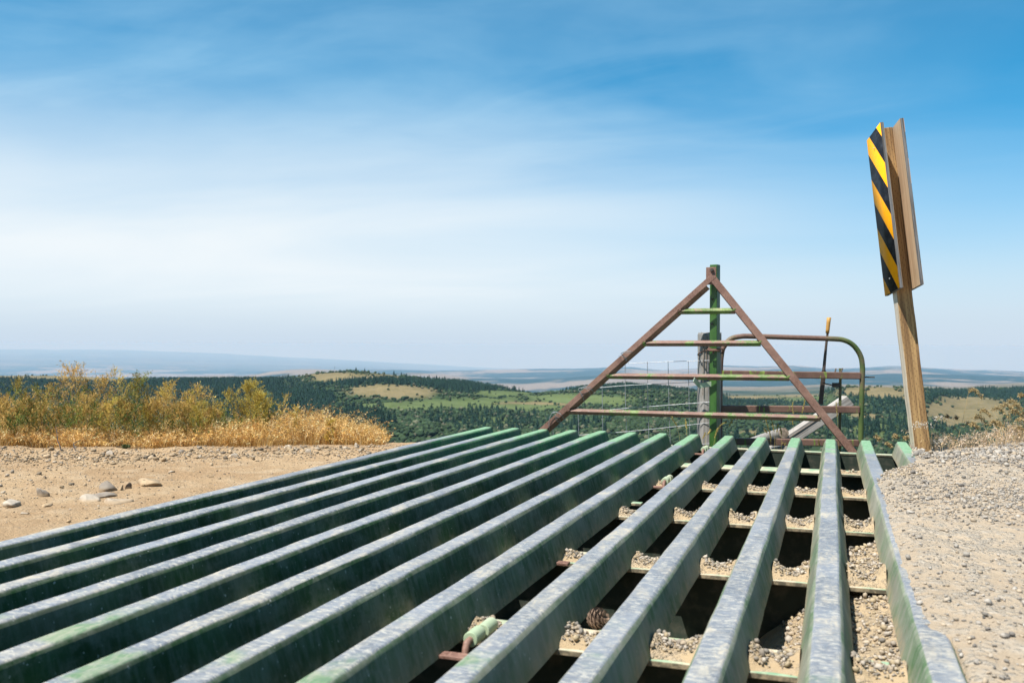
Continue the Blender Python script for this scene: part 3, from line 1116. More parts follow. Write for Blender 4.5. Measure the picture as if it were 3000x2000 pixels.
hinge(1392, 1848)
hinge(1946, 1404)
hinge(2056, 1314)
MB().frame_box(at(1637, 1648, Z=-H + .004), (.030, 0, 0), (0, .014, 0), (0, 0, .004)).build("weld_tab", M["rust_green"], guard, .0015)
MB().frame_box(at(1864, 1475, Z=-H + .004), (.022, 0, 0), (0, .020, 0), (0, 0, .005)).build("weld_tab", M["beam"], guard, .0015)

# pit under the guard
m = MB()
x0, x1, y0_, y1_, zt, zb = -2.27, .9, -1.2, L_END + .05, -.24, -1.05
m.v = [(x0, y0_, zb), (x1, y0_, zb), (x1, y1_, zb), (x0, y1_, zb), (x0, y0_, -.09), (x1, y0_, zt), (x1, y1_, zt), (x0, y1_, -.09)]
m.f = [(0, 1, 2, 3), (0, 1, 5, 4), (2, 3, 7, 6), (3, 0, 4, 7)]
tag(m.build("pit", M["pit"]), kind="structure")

# ------------------------------------------------------------------ dirt road, left of the guard
EA, EB = np.array([-3.94, 3.5]), np.array([-2.36, 4.49])
_ed = (EB - EA) / np.linalg.norm(EB - EA)


def past_edge(x, y):
    """metres beyond the verge of the left road"""
    return -(x - EA[0]) * _ed[1] + (y - EA[1]) * _ed[0] - .10 * fbm(x * 1.3, y * 1.3, 41, 2)


def dirt_z(x, y):
    e = past_edge(x, y)
    z = -.030 + .012 * fbm(x * 1.2, y * 1.2, 2, 3) + .006 * fbm(x * 7, y * 7, 4, 3) + .0035 * fbm(x * 28, y * 28, 6, 2)
    z = z + .02 * sstep(-x, 2.6, 5)
    z = z + .012 * sstep(e, -.5, -.05) * (1 + fbm(x * 5, y * 5, 8, 2))
    e2 = np.maximum(e - .05, 0)
    return z - .10 * e2 - .24 * np.maximum(e2 - .9, 0) ** 1.35


xs = np.concatenate([np.linspace(-14, -7, 40), np.linspace(-6.97, -2.13, 330)])
ys = np.concatenate([np.linspace(-3, 1.2, 60), np.linspace(1.215, 6.6, 350)])
tag(link("dirt_road", grid_mesh("dirt_road", xs, ys, dirt_z), M["dirt"]), kind="structure")

# ------------------------------------------------------------------ gravel road, right of the guard, and the spill into the pit
VERGE = [(.30, 5.36), (.75, 5.44), (1.6, 5.85), (3.2, 6.5), (6, 7.3), (12, 8.5)]


def gravel_past(x, y):
    return y - np.interp(x, [a for a, _ in VERGE], [b for _, b in VERGE]) - .06 * fbm(x * 2.2, y * 2.2, 45, 2)


def gravel_edge(y):
    """x of the spill line along the rails: outside rail 13 near us, over its crown, then back to rail 14"""
    e = np.interp(y, [-3, 1.84, 1.87, 1.93, 3.6, 3.95, 4.25, 4.45, 4.62, 4.85, 5.2, 5.6],
                  [.214, .212, .205, .162, .158, .166, .215, .300, .350, .372, .392, .43])
    return e + .005 * fbm(y * 11, y * 0 + 3, 49, 3) * np.clip((y - 1.6) * 3, .3, 1)


def gravel_z(x, y):
    d = x - gravel_edge(y)
    base = .006 + .010 * fbm(x * 1.6, y * 1.6, 12, 3) + .006 * fbm(x * 9, y * 9, 14, 3) + .003 * fbm(x * 34, y * 34, 16, 2)
    base = base - .016 * sstep(-y, -1.95, -1.5) * sstep(-x, -.6, -.25) - .05 * sstep(y, 4.75, 5.5) * sstep(-x, -1.1, -.4)
    base = base + .045 * sstep(x, .8, 2.2)
    base = base * (.25 + .75 * sstep(d, 0, .07))
    slope = np.where(y > 4.1, .85 + 16 * sstep(y, 4.46, 4.66), 9.0)
    z = base - slope * np.maximum(-d, 0) - .004 * sstep(-d, -.03, 0)
    e = gravel_past(x, y)
    z = z - .05 * np.maximum(e, 0) - .55 * np.maximum(e - .55, 0)
    return z


def spill_z(x, y):
    n = .012 * fbm(x * 14, y * 14, 18, 3) + .008 * fbm(x * 5, y * 5, 19, 2)
    a = -.125 + .030 * sstep(x, .02, .16)                        # between rails 12 and 13
    a = a - .9 * np.maximum(y - 3.16, 0) - .7 * np.maximum(-.005 - x, 0)
    b = np.where(y < 2.32, -.165 + .03 * sstep(x, -.14, -.05), -9) - .9 * np.maximum(-.10 - x, 0) - 1.2 * np.maximum(y - 2.18, 0)
    c = -.150 - 1.1 * np.maximum(.22 - x, 0) - 2.0 * np.maximum(y - 4.25, 0)
    return np.maximum(np.maximum(np.maximum(a, b), c) + n, -.9)


xs = np.concatenate([np.linspace(.150, 1.8, 190), np.linspace(1.82, 14, 130)])
ys = np.concatenate([np.linspace(-3, .9, 40), np.linspace(.915, 6.8, 420), np.linspace(6.9, 9.5, 12)])
tag(link("gravel_road", grid_mesh("gravel_road", xs, ys, gravel_z), M["gravel_dirt"]), kind="structure")
xs = np.linspace(-.45, .40, 120)
ys = np.linspace(.2, 5.5, 420)
tag(link("gravel_spill", grid_mesh("gravel_spill", xs, ys, spill_z), M["heap"]), kind="structure")

# heaps of grit on the cross beams, between the rails
g = np.random.default_rng(21)
hv, hf, nb = [], [], 0
HEAPS = {1.80: (8, 9, 10, 11, 12, 13), 2.52: (8, 9, 10, 11, 12, 13), 3.26: (8, 9, 10, 11, 12), 4.00: (8, 9, 10, 11, 12, 13), 4.70: (12, 13), 1.073: (9, 10, 11, 12, 13)}
peb_P, peb_S = [], []
for yb, bays in HEAPS.items():
    for b in bays:
        xa, xb = RX[b] + W_TOP + .020, (RX[b + 1] - .020 if b < 14 else .4)
        if b == 13:
            xb = RX[14] - .02
        hs = {4.00: .014, 4.70: .006}.get(yb, .026) * g.uniform(.75, 1.1) * (1.5 if b == 12 and yb > 2 else 1)
        if b == 8:
            hs *= .6
        nx, ny = 22, 26
        u_ = np.linspace(0, 1, nx)[None, :]
        w_ = np.linspace(0, 1, ny)[:, None]
        X = xa + (xb - xa) * u_ + 0 * w_
        bow = (2 * abs(u_ - .5)) ** 2
        Y0 = yb + .004 + .006 * (1 - bow)
        Y1 = yb + .149 - .035 * (1 - bow)
        Y = Y0 + (Y1 - Y0) * w_
        crest = np.sin(np.pi * np.clip(w_, 0, 1)) ** .6 * (.45 + .75 * bow) * hs
        Z = -H - .0015 + crest * (1 + .5 * fbm(X * 30, Y * 30, 71, 2)) + .005 * fbm(X * 90, Y * 90, 73, 2) * np.sin(np.pi * w_)
        i = np.arange(nx - 1)[None, :] + (np.arange(ny - 1) * nx)[:, None]
        hv.append(np.stack([X, Y, Z], -1).reshape(-1, 3))
        hf.append(np.stack([i, i + 1, i + nx + 1, i + nx], -1).reshape(-1, 4) + nb)
        nb += nx * ny
        k = int({4.00: 130, 4.70: 26}.get(yb, 190) * (.6 if b == 8 else 1))
        q = g.uniform(0.05, .95, (k, 2))
        q[:, 1] = .10 + .88 * q[:, 1] ** .85
        ii, jj = (q[:, 0] * (nx - 1)).astype(int), (q[:, 1] * (ny - 1)).astype(int)
        peb_P.append(np.stack([X[jj, ii], Y[jj, ii], Z[jj, ii]], -1) + np.concatenate([g.normal(0, .003, (k, 2)), np.zeros((k, 1))], 1))
        peb_S.append(g.uniform(.005, .011, k) * np.where(g.uniform(0, 1, k) < .12, 1.9, 1))
me = mesh_np("grit_heaps", np.concatenate(hv), np.concatenate(hf), None, True)
tag(link("grit_heaps", me, M["heap"]), "tan grit heaped on the cross beams between the rails", "grit", kind="stuff")

STONE = np.array([[.34, .275, .20], [.40, .33, .245], [.28, .24, .195], [.43, .375, .31], [.20, .18, .155], [.37, .295, .19]])
GREY = np.array([[.31, .275, .235], [.37, .335, .29], [.25, .225, .195], [.345, .29, .225], [.19, .17, .15], [.385, .31, .225]])


def stone_cols(n, pal, g):
    return pal[g.integers(0, len(pal), n)] * g.uniform(.8, 1.15, (n, 1))


P, Sz = np.concatenate(peb_P), np.concatenate(peb_S)
n = 4200                                                         # grit on the spill
xy = np.stack([g.uniform(-.14, .16, n), g.uniform(1.1, 3.3, n)], -1)
z = spill_z(xy[:, 0], xy[:, 1])
ok = z > -.21
P = np.concatenate([P, np.stack([xy[ok, 0], xy[ok, 1], z[ok]], -1)])
Sz = np.concatenate([Sz, g.uniform(.006, .013, ok.sum()) * np.where(g.uniform(0, 1, ok.sum()) < .16, 2.0, 1)])
n = 500                                                          # stones sliding in between rails 13 and 14
xy = np.stack([g.uniform(.19, .36, n), g.uniform(4.0, 4.75, n)], -1)
z = np.maximum(gravel_z(xy[:, 0], xy[:, 1]), spill_z(xy[:, 0], xy[:, 1]))
ok = z > -.13
P = np.concatenate([P, np.stack([xy[ok, 0], xy[ok, 1], z[ok]], -1)])
Sz = np.concatenate([Sz, g.uniform(.006, .014, ok.sum())])
V, F, C = rocks_mesh(P, Sz, g, stone_cols(len(P), STONE, g), 1, .72, .10, .12)
tag(link("grit_stones", mesh_np("grit_stones", V, F, C), M["stone"]), "small tan stones lying on the beams and in the pit", "stones", kind="stuff")

# loose gravel of the right-hand road
n = 80000
y_ = 1.0 + 5.4 * g.uniform(0, 1, n) ** .9
x_ = .17 + (.4 + y_ * .62) * g.uniform(0, 1, n) ** 1.05
dens = np.clip(.30 + .55 * fbm(x_ * 1.5, y_ * 2.2, 81, 3) + .9 * sstep(y_, 4.1, 5.0) + .25 * sstep(x_, 1.2, 2.2), .06, 1)
bands = np.interp(y_ + .12 * fbm(x_ * 2, y_ * 2, 85, 2), [.9, 1.5, 1.9, 2.35, 2.6, 3.0, 3.3, 3.7, 4.0, 4.35, 4.6, 4.85, 5.1, 7], [.12, .15, .55, .60, .22, .20, .95, .85, .40, .30, .5, 1.2, 1.3, 1.3])
bands = bands * np.interp(x_, [.2, .45, .8, 2], [.35, .8, 1.1, 1.1]) + .7 * sstep(y_, 4.7, 5.0)
dens = np.clip(bands * (.55 + .75 * (fbm(x_ * 3.2, y_ * 3.2, 87, 3) > -.02)), .10, 1)
gp = gravel_past(x_, y_)
ok = (g.uniform(0, 1, n) < dens) & (gp < .10) & (x_ > gravel_edge(y_) - .004)
x_, y_ = x_[ok], y_[ok]
n = len(x_)
sz = g.uniform(.005, .0135, n) * np.where(g.uniform(0, 1, n) < .12, 2.0, 1) * (1 + .75 * sstep(y_, 4.3, 5.0))
V, F, C = rocks_mesh(np.stack([x_, y_, gravel_z(x_, y_)], -1), sz, g, stone_cols(n, GREY, g), 1, .66, .10, .2)
tag(link("road_gravel", mesh_np("road_gravel", V, F, C), M["stone"]), "loose grey gravel strewn over the road right of the guard", "gravel", kind="stuff")

# loose stones of the left-hand road, thickest along its verge
n = 42000
x_ = g.uniform(-6.4, -2.2, n)
y_ = g.uniform(1.4, 4.7, n)
e = past_edge(x_, y_)
verge = np.exp(-((e + .22) / .25) ** 2)
dens = np.clip(.16 + .22 * fbm(x_ * 1.4, y_ * 1.4, 83, 3) + 1.0 * verge, .03, 1)
ok = (g.uniform(0, 1, n) < dens) & (e < .06)
x_, y_, verge = x_[ok], y_[ok], verge[ok]
n = len(x_)
big = np.where(g.uniform(0, 1, n) < .06 + .04 * verge, g.uniform(1.6, 3.0, n), 1)
sz = g.uniform(.0045, .0125, n) * big * (1 + .45 * verge)
cc = stone_cols(n, np.array([[.36, .255, .15], [.39, .29, .185], [.30, .22, .135], [.42, .345, .255], [.19, .15, .105], [.33, .27, .205]]), g)
V, F, C = rocks_mesh(np.stack([x_, y_, dirt_z(x_, y_)], -1), sz, g, cc, 1, .58, .12, .22)
tag(link("dirt_stones", mesh_np("dirt_stones", V, F, C), M["stone"]), "small pale stones scattered over the tan dirt road", "stones", kind="stuff")


# ------------------------------------------------------------------ single rocks on the left-hand road
def rock(u, v, wpx, hpx, col, label, seed, flat=0.0, top=0.0):
    g = np.random.default_rng(seed)
    p = at(u, v, Z=-.03)
    p[2] = dirt_z(p[0], p[1])
    D = float(np.dot(p - EYE, _fw))
    w, h = wpx / FPX * D, hpx / FPX * D
    V, F = ico(3)
    V = V.copy()
    V *= 1 + .22 * fbm(V[:, :1] * 1.7 + V[:, 2:] * 1.3, V[:, 1:2] * 1.7 + seed, seed, 2)
    for k in range(17):
        n = unit(g.normal(0, 1, 3) * np.array([1, 1, .9]))
        c = g.uniform(.30, .78)
        d = V @ n
        V -= np.where(d > c, d - c, 0)[:, None] * n[None]
    V *= 1 + .05 * fbm(V[:, :1] * 4 + V[:, 2:] * 3, V[:, 1:2] * 4 + V[:, 2:] + seed, seed, 3, .6)
    V *= 1 + .05 * fbm(V[:, :1] * 9 + V[:, 2:] * 5, V[:, 1:2] * 7 - V[:, 2:] * 4 + seed, seed + 9, 3, .6)
    w *= .88
    V[:, 0] *= w / 2 / .62
    V[:, 1] *= w / 2 * g.uniform(.6, .95) / .62
    V[:, 2] *= h / .78
    a = YAW + g.uniform(-.35, .35)
    V = V @ np.array([[math.cos(a), math.sin(a), 0], [-math.sin(a), math.cos(a), 0], [0, 0, 1]])
    V[:, 2] += -h * .14 + V[:, 0] * flat
    C = np.asarray(col)[None] * (1 + .22 * fbm(V[:, 0] / w * 6, V[:, 1] / w * 6 + V[:, 2] / w * 5, seed + 5, 3))[:, None]
    low = sstep(-(V[:, 2] - h * .34), -h * .12, h * .2)[:, None]
    C = C * (1 + .30 * fbm(V[:, 0] / w * 18, V[:, 1] / w * 18 + V[:, 2] / w * 9, seed + 6, 3))[:, None]
    C = C * (1 - .75 * low) + np.array([[.37, .258, .15]]) * .75 * low      # dust caked round the foot
    me = mesh_np("rock", V + p, F, C)
    tag(link("rock", me, M["rock"], None, p), label, "rock")


TANS, PALE, GRY, DRK = (.34, .25, .155), (.38, .325, .26), (.22, .185, .15), (.12, .092, .068)
for k, r_ in enumerate([
    (330, 1476, 98, 33, PALE, "broad pale slab of rock, largest on the dirt road", 0, .10),
    (321, 1440, 72, 26, GRY, "blocky grey brown rock right behind the broad pale slab", 0, 0),
    (432, 1428, 96, 24, TANS, "long tan dusty rock half buried right of the blocky rock", 0, .05),
    (470, 1428, 26, 17, DRK, "dark chunk at the right end of the long buried rock", 0, 0),
    (256, 1470, 62, 19, PALE, "low grey white rock touching the slab on its left", 0, 0),
    (284, 1455, 88, 9, GRY, "flat grey ledge of rock barely showing behind the low rock", 0, 0),
    (128, 1456, 44, 29, GRY, "wedge shaped grey rock standing alone on the dirt", 0, .3),
    (32, 1482, 62, 25, PALE, "pale rounded rock at the left end of the dirt road", 0, 0),
    (378, 1436, 28, 17, DRK, "small dark rock between the blocky rock and the buried rock", 0, 0),
    (354, 1439, 18, 16, TANS, "small upright tan stone leaning on the blocky rock", 0, .3),
    (326, 1337, 28, 13, PALE, "smooth white stone at the foot of the weeds", 0, 0),
    (171, 1341, 22, 12, GRY, "grey stone on the verge under the leaning dead stems", 0, 0),
    (24, 1358, 20, 9, DRK, "flat dark brown stone near the far left verge", 0, 0),
    (680, 1337, 32, 14, PALE, "chunky white stone on the verge left of the grass clump", 0, .1),
    (853, 1329, 28, 15, TANS, "rounded tan stone in front of the golden grass", 0, 0),
    (903, 1331, 28, 12, PALE, "white stone just right of the rounded tan stone", 0, 0),
    (536, 1331, 24, 10, GRY, "dark grey stone tilted against the green verge plants", 0, .2),
    (449, 1343, 20, 8, TANS, "flat tan stone below the green verge plants", 0, 0),
    (130, 1404, 20, 13, DRK, "small dark jagged stone up the dirt from the wedge rock", 0, .2),
    (74, 1506, 26, 8, PALE, "thin white flake of stone below the wedge rock", 0, .1),
    (503, 1387, 20, 8, PALE, "white oval stone in the middle of the dirt road", 0, .1),
    (620, 1403, 16, 10, TANS, "brown stone close to the leftmost rail of the guard", 0, 0),
    (140, 1484, 40, 9, TANS, "low tan stone buried in dust below the wedge rock", 0, 0),
]):
    u, v, w, h, c, lab, _a, fl = r_
    rock(u, v, w, h, c, lab, 900 + k, fl)

# ------------------------------------------------------------------ rusty triangular wing at the far end of the guard
YW = 5.69
apex = at(*c1(1146, 199), Y=YW)
wing = thing("wing_frame", "rusty triangular frame with four rungs standing at the far end", "frame", (-.7, YW, -.1))


def wing_leg(top_px, low_px, inward, zfoot):
    """angle iron: a flat face to the front and a flange running back from its inner edge"""
    a, b = at(*top_px, Y=YW), at(*low_px, Y=YW)
    d = unit(b - a)
    a = a - d * .012 + np.array([0, .0015 * (inward < 0), 0])
    b = a + d * ((zfoot - a[2]) / d[2])
    nrm = np.array([0, 1.0, 0])
    inn = unit(np.cross(d, nrm))
    if np.dot(inn, np.array([inward, 0, -1])) < 0:
        inn = -inn
    w = .034 if inward > 0 else .042
    m = MB()
    th = .0055
    m.frame_box((a + b) / 2 + inn * w / 2 + nrm * th / 2, (b - a) / 2, inn * w / 2, nrm * th / 2)
    a2 = a + d * .075
    w2 = unit(nrm * .036 + inn * (.026 if inward > 0 else .006))
    m.frame_box((a2 + b) / 2 + inn * (w - th / 2 - .0002) + nrm * (th + .0002) + w2 * .021, (b - a2) / 2, unit(np.cross(d, w2)) * th / 2, w2 * .021)
    return m


wing_leg(c1(1140, 205), c1(150, 1095), 1, -.11).build("leg", M["rust"], wing, .0012)
wing_leg(c1(1164, 207), c1(1985, 1222), -1, -.078).build("leg", M["rust"], wing, .0012)
RUNGS = [((955, 414), (1281, 411), "rust_green"), ((752, 598), (1428, 597), "rust_green"), ((542, 785), (1592, 796), "rust_green"), ((318, 988), (1772, 1028), "rust_green")]
for (xa, ya), (xb, yb), mt in RUNGS:
    a, b = at(*c1(xa, ya), Y=YW + .004), at(*c1(xb, yb), Y=YW + .004)
    d = unit(b - a)
    up = unit(np.array([0, .62, .79]))
    dn = unit(np.array([0, .55, -.83]))
    m = MB()
    for q, wd in ((up, .021), (dn, .024)):
        nn = unit(np.cross(d, q))
        if nn[1] < 0:
            nn = -nn
        m.frame_box((a + b) / 2 + q * wd / 2 + nn * .002, (b - a) / 2, q * wd / 2, nn * .002)
    m.build("rung", M[mt], wing)
    for e, sg in ((a, 1), (b, -1)):
        MB().frame_box(e + d * .006 * sg + np.array([0, -.001, .006]), d * .010 + np.array([0, 0, .006]), (0, .003, 0), np.array([-.003, 0, .004])).build(
            "weld_bead", M["rust_green"], wing, .001)
    hx = (a + b) / 2 + d * (-.012)
p0, p1 = at(*c1(1115, 163), Y=YW + .018), at(*c1(1173, 262), Y=YW + .018)
MB().box((p0[0], YW + .010, p1[2]), (p1[0], YW + .018, p0[2])).build("apex_plate", M["rust"], wing, .0015)
bc = at(*c1(1148, 178), Y=YW)
mb = MB().tube([bc + (0, -.012, 0), bc + (0, .012, 0)], .0075, 10)
mb.build("bolt", M["dark_steel"], wing)
MB().tube([bc + (0, -.002, 0), bc + (0, .009, 0)], .0125, 6).build("nut", M["dark_steel"], wing)

# ------------------------------------------------------------------ green steel post behind the apex
pc = at(*c1(1164, 700), Y=5.765)
ztop = at(*c1(1160, 148), Y=5.765)[2]
gp_ = thing("steel_post", "bright green square steel post rising behind the rusty triangle", "post", (pc[0], pc[1], -.35))
phi = math.radians(-19)
ax_, ay_ = np.array([math.cos(phi), math.sin(phi), 0]), np.array([-math.sin(phi), math.cos(phi), 0])
m = MB()
hw = .0245
mid = np.array([pc[0], pc[1], (ztop - .35) / 2])
m.frame_box(mid, ax_ * hw, ay_ * hw, np.array([0, 0, (ztop + .35) / 2]))
m.build("post_tube", M["green_post"], gp_, .005, segs=3)
for (bx_, by_) in ((1150, 345), (1153, 488), (1156, 1004)):
    q = at(*c1(bx_, by_), Y=5.74)
    q = pc + np.array([0, 0, q[2] - pc[2]]) - ay_ * hw - ax_ * .004
    mm = MB().tube([q - ay_ * .010, q + ay_ * .004], .0062, 6)
    mm.build("bolt", M["dark_steel"], gp_)
q1, q2, q3 = at(*c1(1163, 829), D=5.66), at(*c1(1078, 842), D=5.65), at(*c1(1044, 806), D=5.60)
m = MB()
for a, b in ((q1, q2), (q2, q3)):
    m.bar(a, b, .004, .030)
m.build("strap", M["strap"], gp_, .001)
MB().tube([q1 - ay_ * .012, q1 + ay_ * .01], .007, 6).build("bolt", M["dark_steel"], gp_)

# ------------------------------------------------------------------ weathered wooden gate post
wp = at(*c1(1134, 800), D=5.80)
wtop = at(*c1(1134, 540), D=5.80)[2]
r_post = .0675
ob = thing("wooden_post", "weathered grey wooden post behind the green steel post", "post", (wp[0], wp[1], -.35))
m = MB()
n = 20
zs = np.concatenate([np.linspace(-.35, wtop - .01, 16), [wtop]])
V, F = [], []
for j, z in enumerate(zs):
    for i in range(n):
        a = 2 * math.pi * i / n + YAW
        # a sawn post, square with round corners
        rr = r_post / max(abs(math.cos(a - YAW)), abs(math.sin(a - YAW))) ** .86 * (1 + .018 * math.sin(i * 5.1) + .012 * math.sin(j * 1.7 + i))
        if j == len(zs) - 1:
            rr *= .96
        V.append((wp[0] + rr * math.cos(a) + .004 * (z - wtop), wp[1] + rr * math.sin(a), z + (.006 * math.sin(i * 2.2) if j == len(zs) - 1 else 0)))
for j in range(len(zs) - 1):
    for i in range(n):
        F.append((j * n + i, j * n + (i + 1) % n, (j + 1) * n + (i + 1) % n, (j + 1) * n + i))
F.append(tuple(range((len(zs) - 1) * n, len(zs) * n)))
m.add(V, F)
m.build("post_timber", M["wood_grey"], ob)
# splits down its face
for (xa, ya, xb, yb, wd) in ((1099, 545, 1096, 900, .004), (1118, 560, 1113, 760, .0025)):
    a, b = at(*c1(xa, ya), D=5.728), at(*c1(xb, yb), D=5.728)
    MB().bar(a, b, wd, .003, up=_fw).build("crack", M["wood_end"], ob)

# rusty wire twisted round both posts
t = thing("rusty_wire", "rusty twisted wire wrapped around the green and wooden posts", "wire", at(*c1(1150, 640), D=5.62))
m = MB()
m.tube(curve_pts([at(*c1(x, y), D=d) for x, y, d in ((1140, 634, 5.63), (1110, 640, 5.64), (1075, 655, 5.70), (1067, 665, 5.74), (1076, 668, 5.78), (1095, 660, 5.86))], 30), .0036, 7)
m.tube(curve_pts([at(*c1(x, y), D=d) for x, y, d in ((1125, 625, 5.62), (1150, 634, 5.61), (1180, 633, 5.62), (1206, 632, 5.64), (1212, 645, 5.68), (1206, 655, 5.74), (1216, 658, 5.75))], 30), .0048, 7)
m.tube(curve_pts([at(*c1(x, y), D=d) for x, y, d in ((1122, 634, 5.615), (1140, 640, 5.605), (1165, 640, 5.605), (1195, 642, 5.62))], 20), .006, 7)
m.build("wire_wrap", M["wire_dark"], t)
MB().tube([at(*c1(1157, 640), D=5.612), at(*c1(1156, 658), D=5.61)], .006, 6).build("wire_twist", M["wire_dark"], t)

# ------------------------------------------------------------------ walk gate
GD = 5.97
gate = thing("walk_gate", "rusty tube walk gate with rounded corners hung on the wooden post", "gate", at(*c1(1600, 1150), D=GD))
m = MB()
m.tube(curve_pts([at(*c1(x, y), D=GD) for x, y in ((1192, 1260), (1196, 800), (1204, 660), (1222, 610), (1258, 573), (1310, 560), (1370, 558), (1600, 565), (1840, 573),
                                                    (1910, 582), (1962, 612), (2000, 668), (2012, 730), (2011, 800), (2006, 1000), (2002, 1150), (1998, 1262))], 160), .0166, 14)
m.build("gate_frame", M["gate_tube"], gate, 0, True)
for (xa, ya), (xb, yb) in (((1205, 773), (1999, 785)), ((1200, 974), (1994, 979)), ((1198, 1160), (1988, 1171))):
    MB().bar(at(*c1(xa, ya), D=GD), at(*c1(xb, yb), D=GD), .036, .0445).build("gate_rail", M["gate_rail"], gate, .006, segs=3)
m = MB()
m.tube([at(*c1(x, y), D=GD + .05) for x, y in ((1813, 530), (1805, 600), (1796, 690), (1790, 760))], [.0078, .0085, .010, .011], 10)
m.bar(at(*c1(1791, 755), D=GD + .05), at(*c1(1772, 948), D=GD + .05), .028, .010, up=_fw)
lev = m.build("latch_lever", M["dark_steel"], gate, .001)
MB().tube([at(*c1(x, y), D=GD + .05) for x, y in ((1811, 541), (1813, 520), (1817, 480), (1820, 452), (1820, 450))], [.0118, .0125, .0130, .0145, .010], 14).build("grip", M["grip"], lev, 0, True)
m = MB()
m.bar(at(*c1(1886, 742), D=GD + .035), at(*c1(1880, 1220), D=GD + .035), .017, .008, up=_fw)
m.build("latch_upright", M["gate_tube"], gate, .001)
MB().frame_box(at(*c1(1861, 838), D=GD + .03), _r * .024, _fw * .012, np.array([0, 0, .0145])).build("latch_bracket", M["dark_steel"], gate, .0015)
MB().tube(curve_pts([at(*c1(x, y), D=GD + .03) for x, y in ((1786, 824), (1806, 832), (1824, 835), (1842, 840))], 14), .0042, 7).build("latch_link", M["dark_steel"], gate)
MB().tube([at(*c1(2005, 793), D=GD + .02), at(*c1(2082, 793), D=GD + .02)], .0042, 8).build("latch_pin", M["dark_steel"], gate)
for (xa, ya, xb, yb) in ((1855, 765, 1860, 745), (1890, 765, 1898, 742)):
    MB().tube([at(*c1(xa, ya), D=GD - .005), at(*c1(xb, yb), D=GD + .005)], .005, 7).build("peg", M["dark_steel"], gate)

# ------------------------------------------------------------------ welded wire mesh between the wing and the wooden post
mesh_t = thing("wire_mesh", "galvanised wire mesh panel strung from rusty triangle to wooden post", "wire fence", at(*c1(800, 1150), D=5.9))


def mesh_D(x):
    return np.interp(x, [200, 500, 1140], [6.06, 5.99, 5.72])


VERT = [[(235, 1075), (240, 1260)], [(379, 955), (388, 1260)], [(517, 830), (519, 950), (524, 1260)], [(650, 700), (651, 900), (662, 1260)],
        [(777, 703), (780, 930), (790, 1260)], [(896, 700), (901, 930), (912, 1260)], [(1012, 697), (1017, 930), (1024, 1260)], [(1125, 694), (1130, 930), (1138, 1260)]]
HORZ = [[(646, 715), (900, 704), (1132, 697)], [(494, 854), (650, 841), (900, 828), (1134, 818)], [(380, 1000), (590, 977), (900, 953), (1140, 935)],
        [(235, 1148), (380, 1126), (660, 1105), (900, 1080), (1142, 1053)], [(230, 1290), (660, 1232), (1142, 1172)]]
for row in VERT:
    MB().tube(curve_pts([at(*c1(x, y), D=mesh_D(x)) for x, y in row], 12), .0021, 6).build("upright_wire", M["wire"], mesh_t)
for row in HORZ:
    MB().tube(curve_pts([at(*c1(x, y), D=mesh_D(x) - .003) for x, y in row], 16), .0019, 6).build("line_wire", M["wire"], mesh_t)


def c8(x, y):
    return 1550 + x / 5.6, 1000 + y / 5.6


TIES = [("bright wire loop tied round the rusty leg near its foot",
         [(.0021, ((345, 1478, .05), (328, 1400, .0), (332, 1280, -.012), (362, 1200, -.016), (392, 1160, -.018), (440, 1158, -.018), (500, 1180, -.016), (540, 1220, -.008), (580, 1296, .05))),
          (.0011, ((385, 1172, -.02), (428, 1188, -.02), (436, 1240, -.014), (446, 1290, -.012), (480, 1325, .02), (515, 1325, .03), (495, 1262, -.01), (450, 1230, -.016))),
          (.0011, ((436, 1190, -.019), (432, 1250, -.016), (470, 1300, .0), (535, 1330, .02)))]),
        ("bright wire loop tied round the rusty leg halfway up",
         [(.0021, ((908, 1000, .05), (888, 930, .0), (850, 850, -.012), (812, 790, -.018), (830, 766, -.018), (900, 758, -.018), (970, 764, -.016), (1030, 800, -.004), (1078, 855, .04))),
          (.0012, ((850, 780, -.02), (900, 740, -.018), (960, 738, -.018), (1010, 752, -.016), (1050, 800, .01))),
          (.0011, ((930, 776, -.018), (970, 800, -.016), (1000, 850, -.008), (1000, 885, .02), (970, 905, .03)))]),
        ("thin wire wound twice round the rusty leg above the mesh",
         [(.0018, ((1508, 212, .04), (1520, 190, -.012), (1560, 168, -.018), (1640, 160, -.018), (1690, 170, -.01), (1702, 182, .04))),
          (.0014, ((1512, 192, .0), (1560, 184, -.018), (1650, 185, -.016), (1690, 182, -.006))),
          (.0013, ((1468, 246, .04), (1482, 232, -.014), (1520, 236, -.018), (1570, 262, -.014), (1592, 300, .0), (1606, 330, .03), (1636, 352, .05))),
          (.0011, ((1580, 260, -.014), (1575, 295, -.01), (1592, 318, .0), (1606, 285, -.004), (1585, 266, -.014)))])]
for lab, wires in TIES:
    t = thing("wire_tie", lab, "wire tie", at(*c8(*wires[0][1][4][:2]), Y=YW - .02), "wire ties on the rusty leg")
    for rad, pts in wires:
        MB().tube(curve_pts([at(*c8(x, y), Y=YW + dy) for x, y, dy in pts], 40), rad, 7).build("tie_wire", M["wire"], t, 0, True)

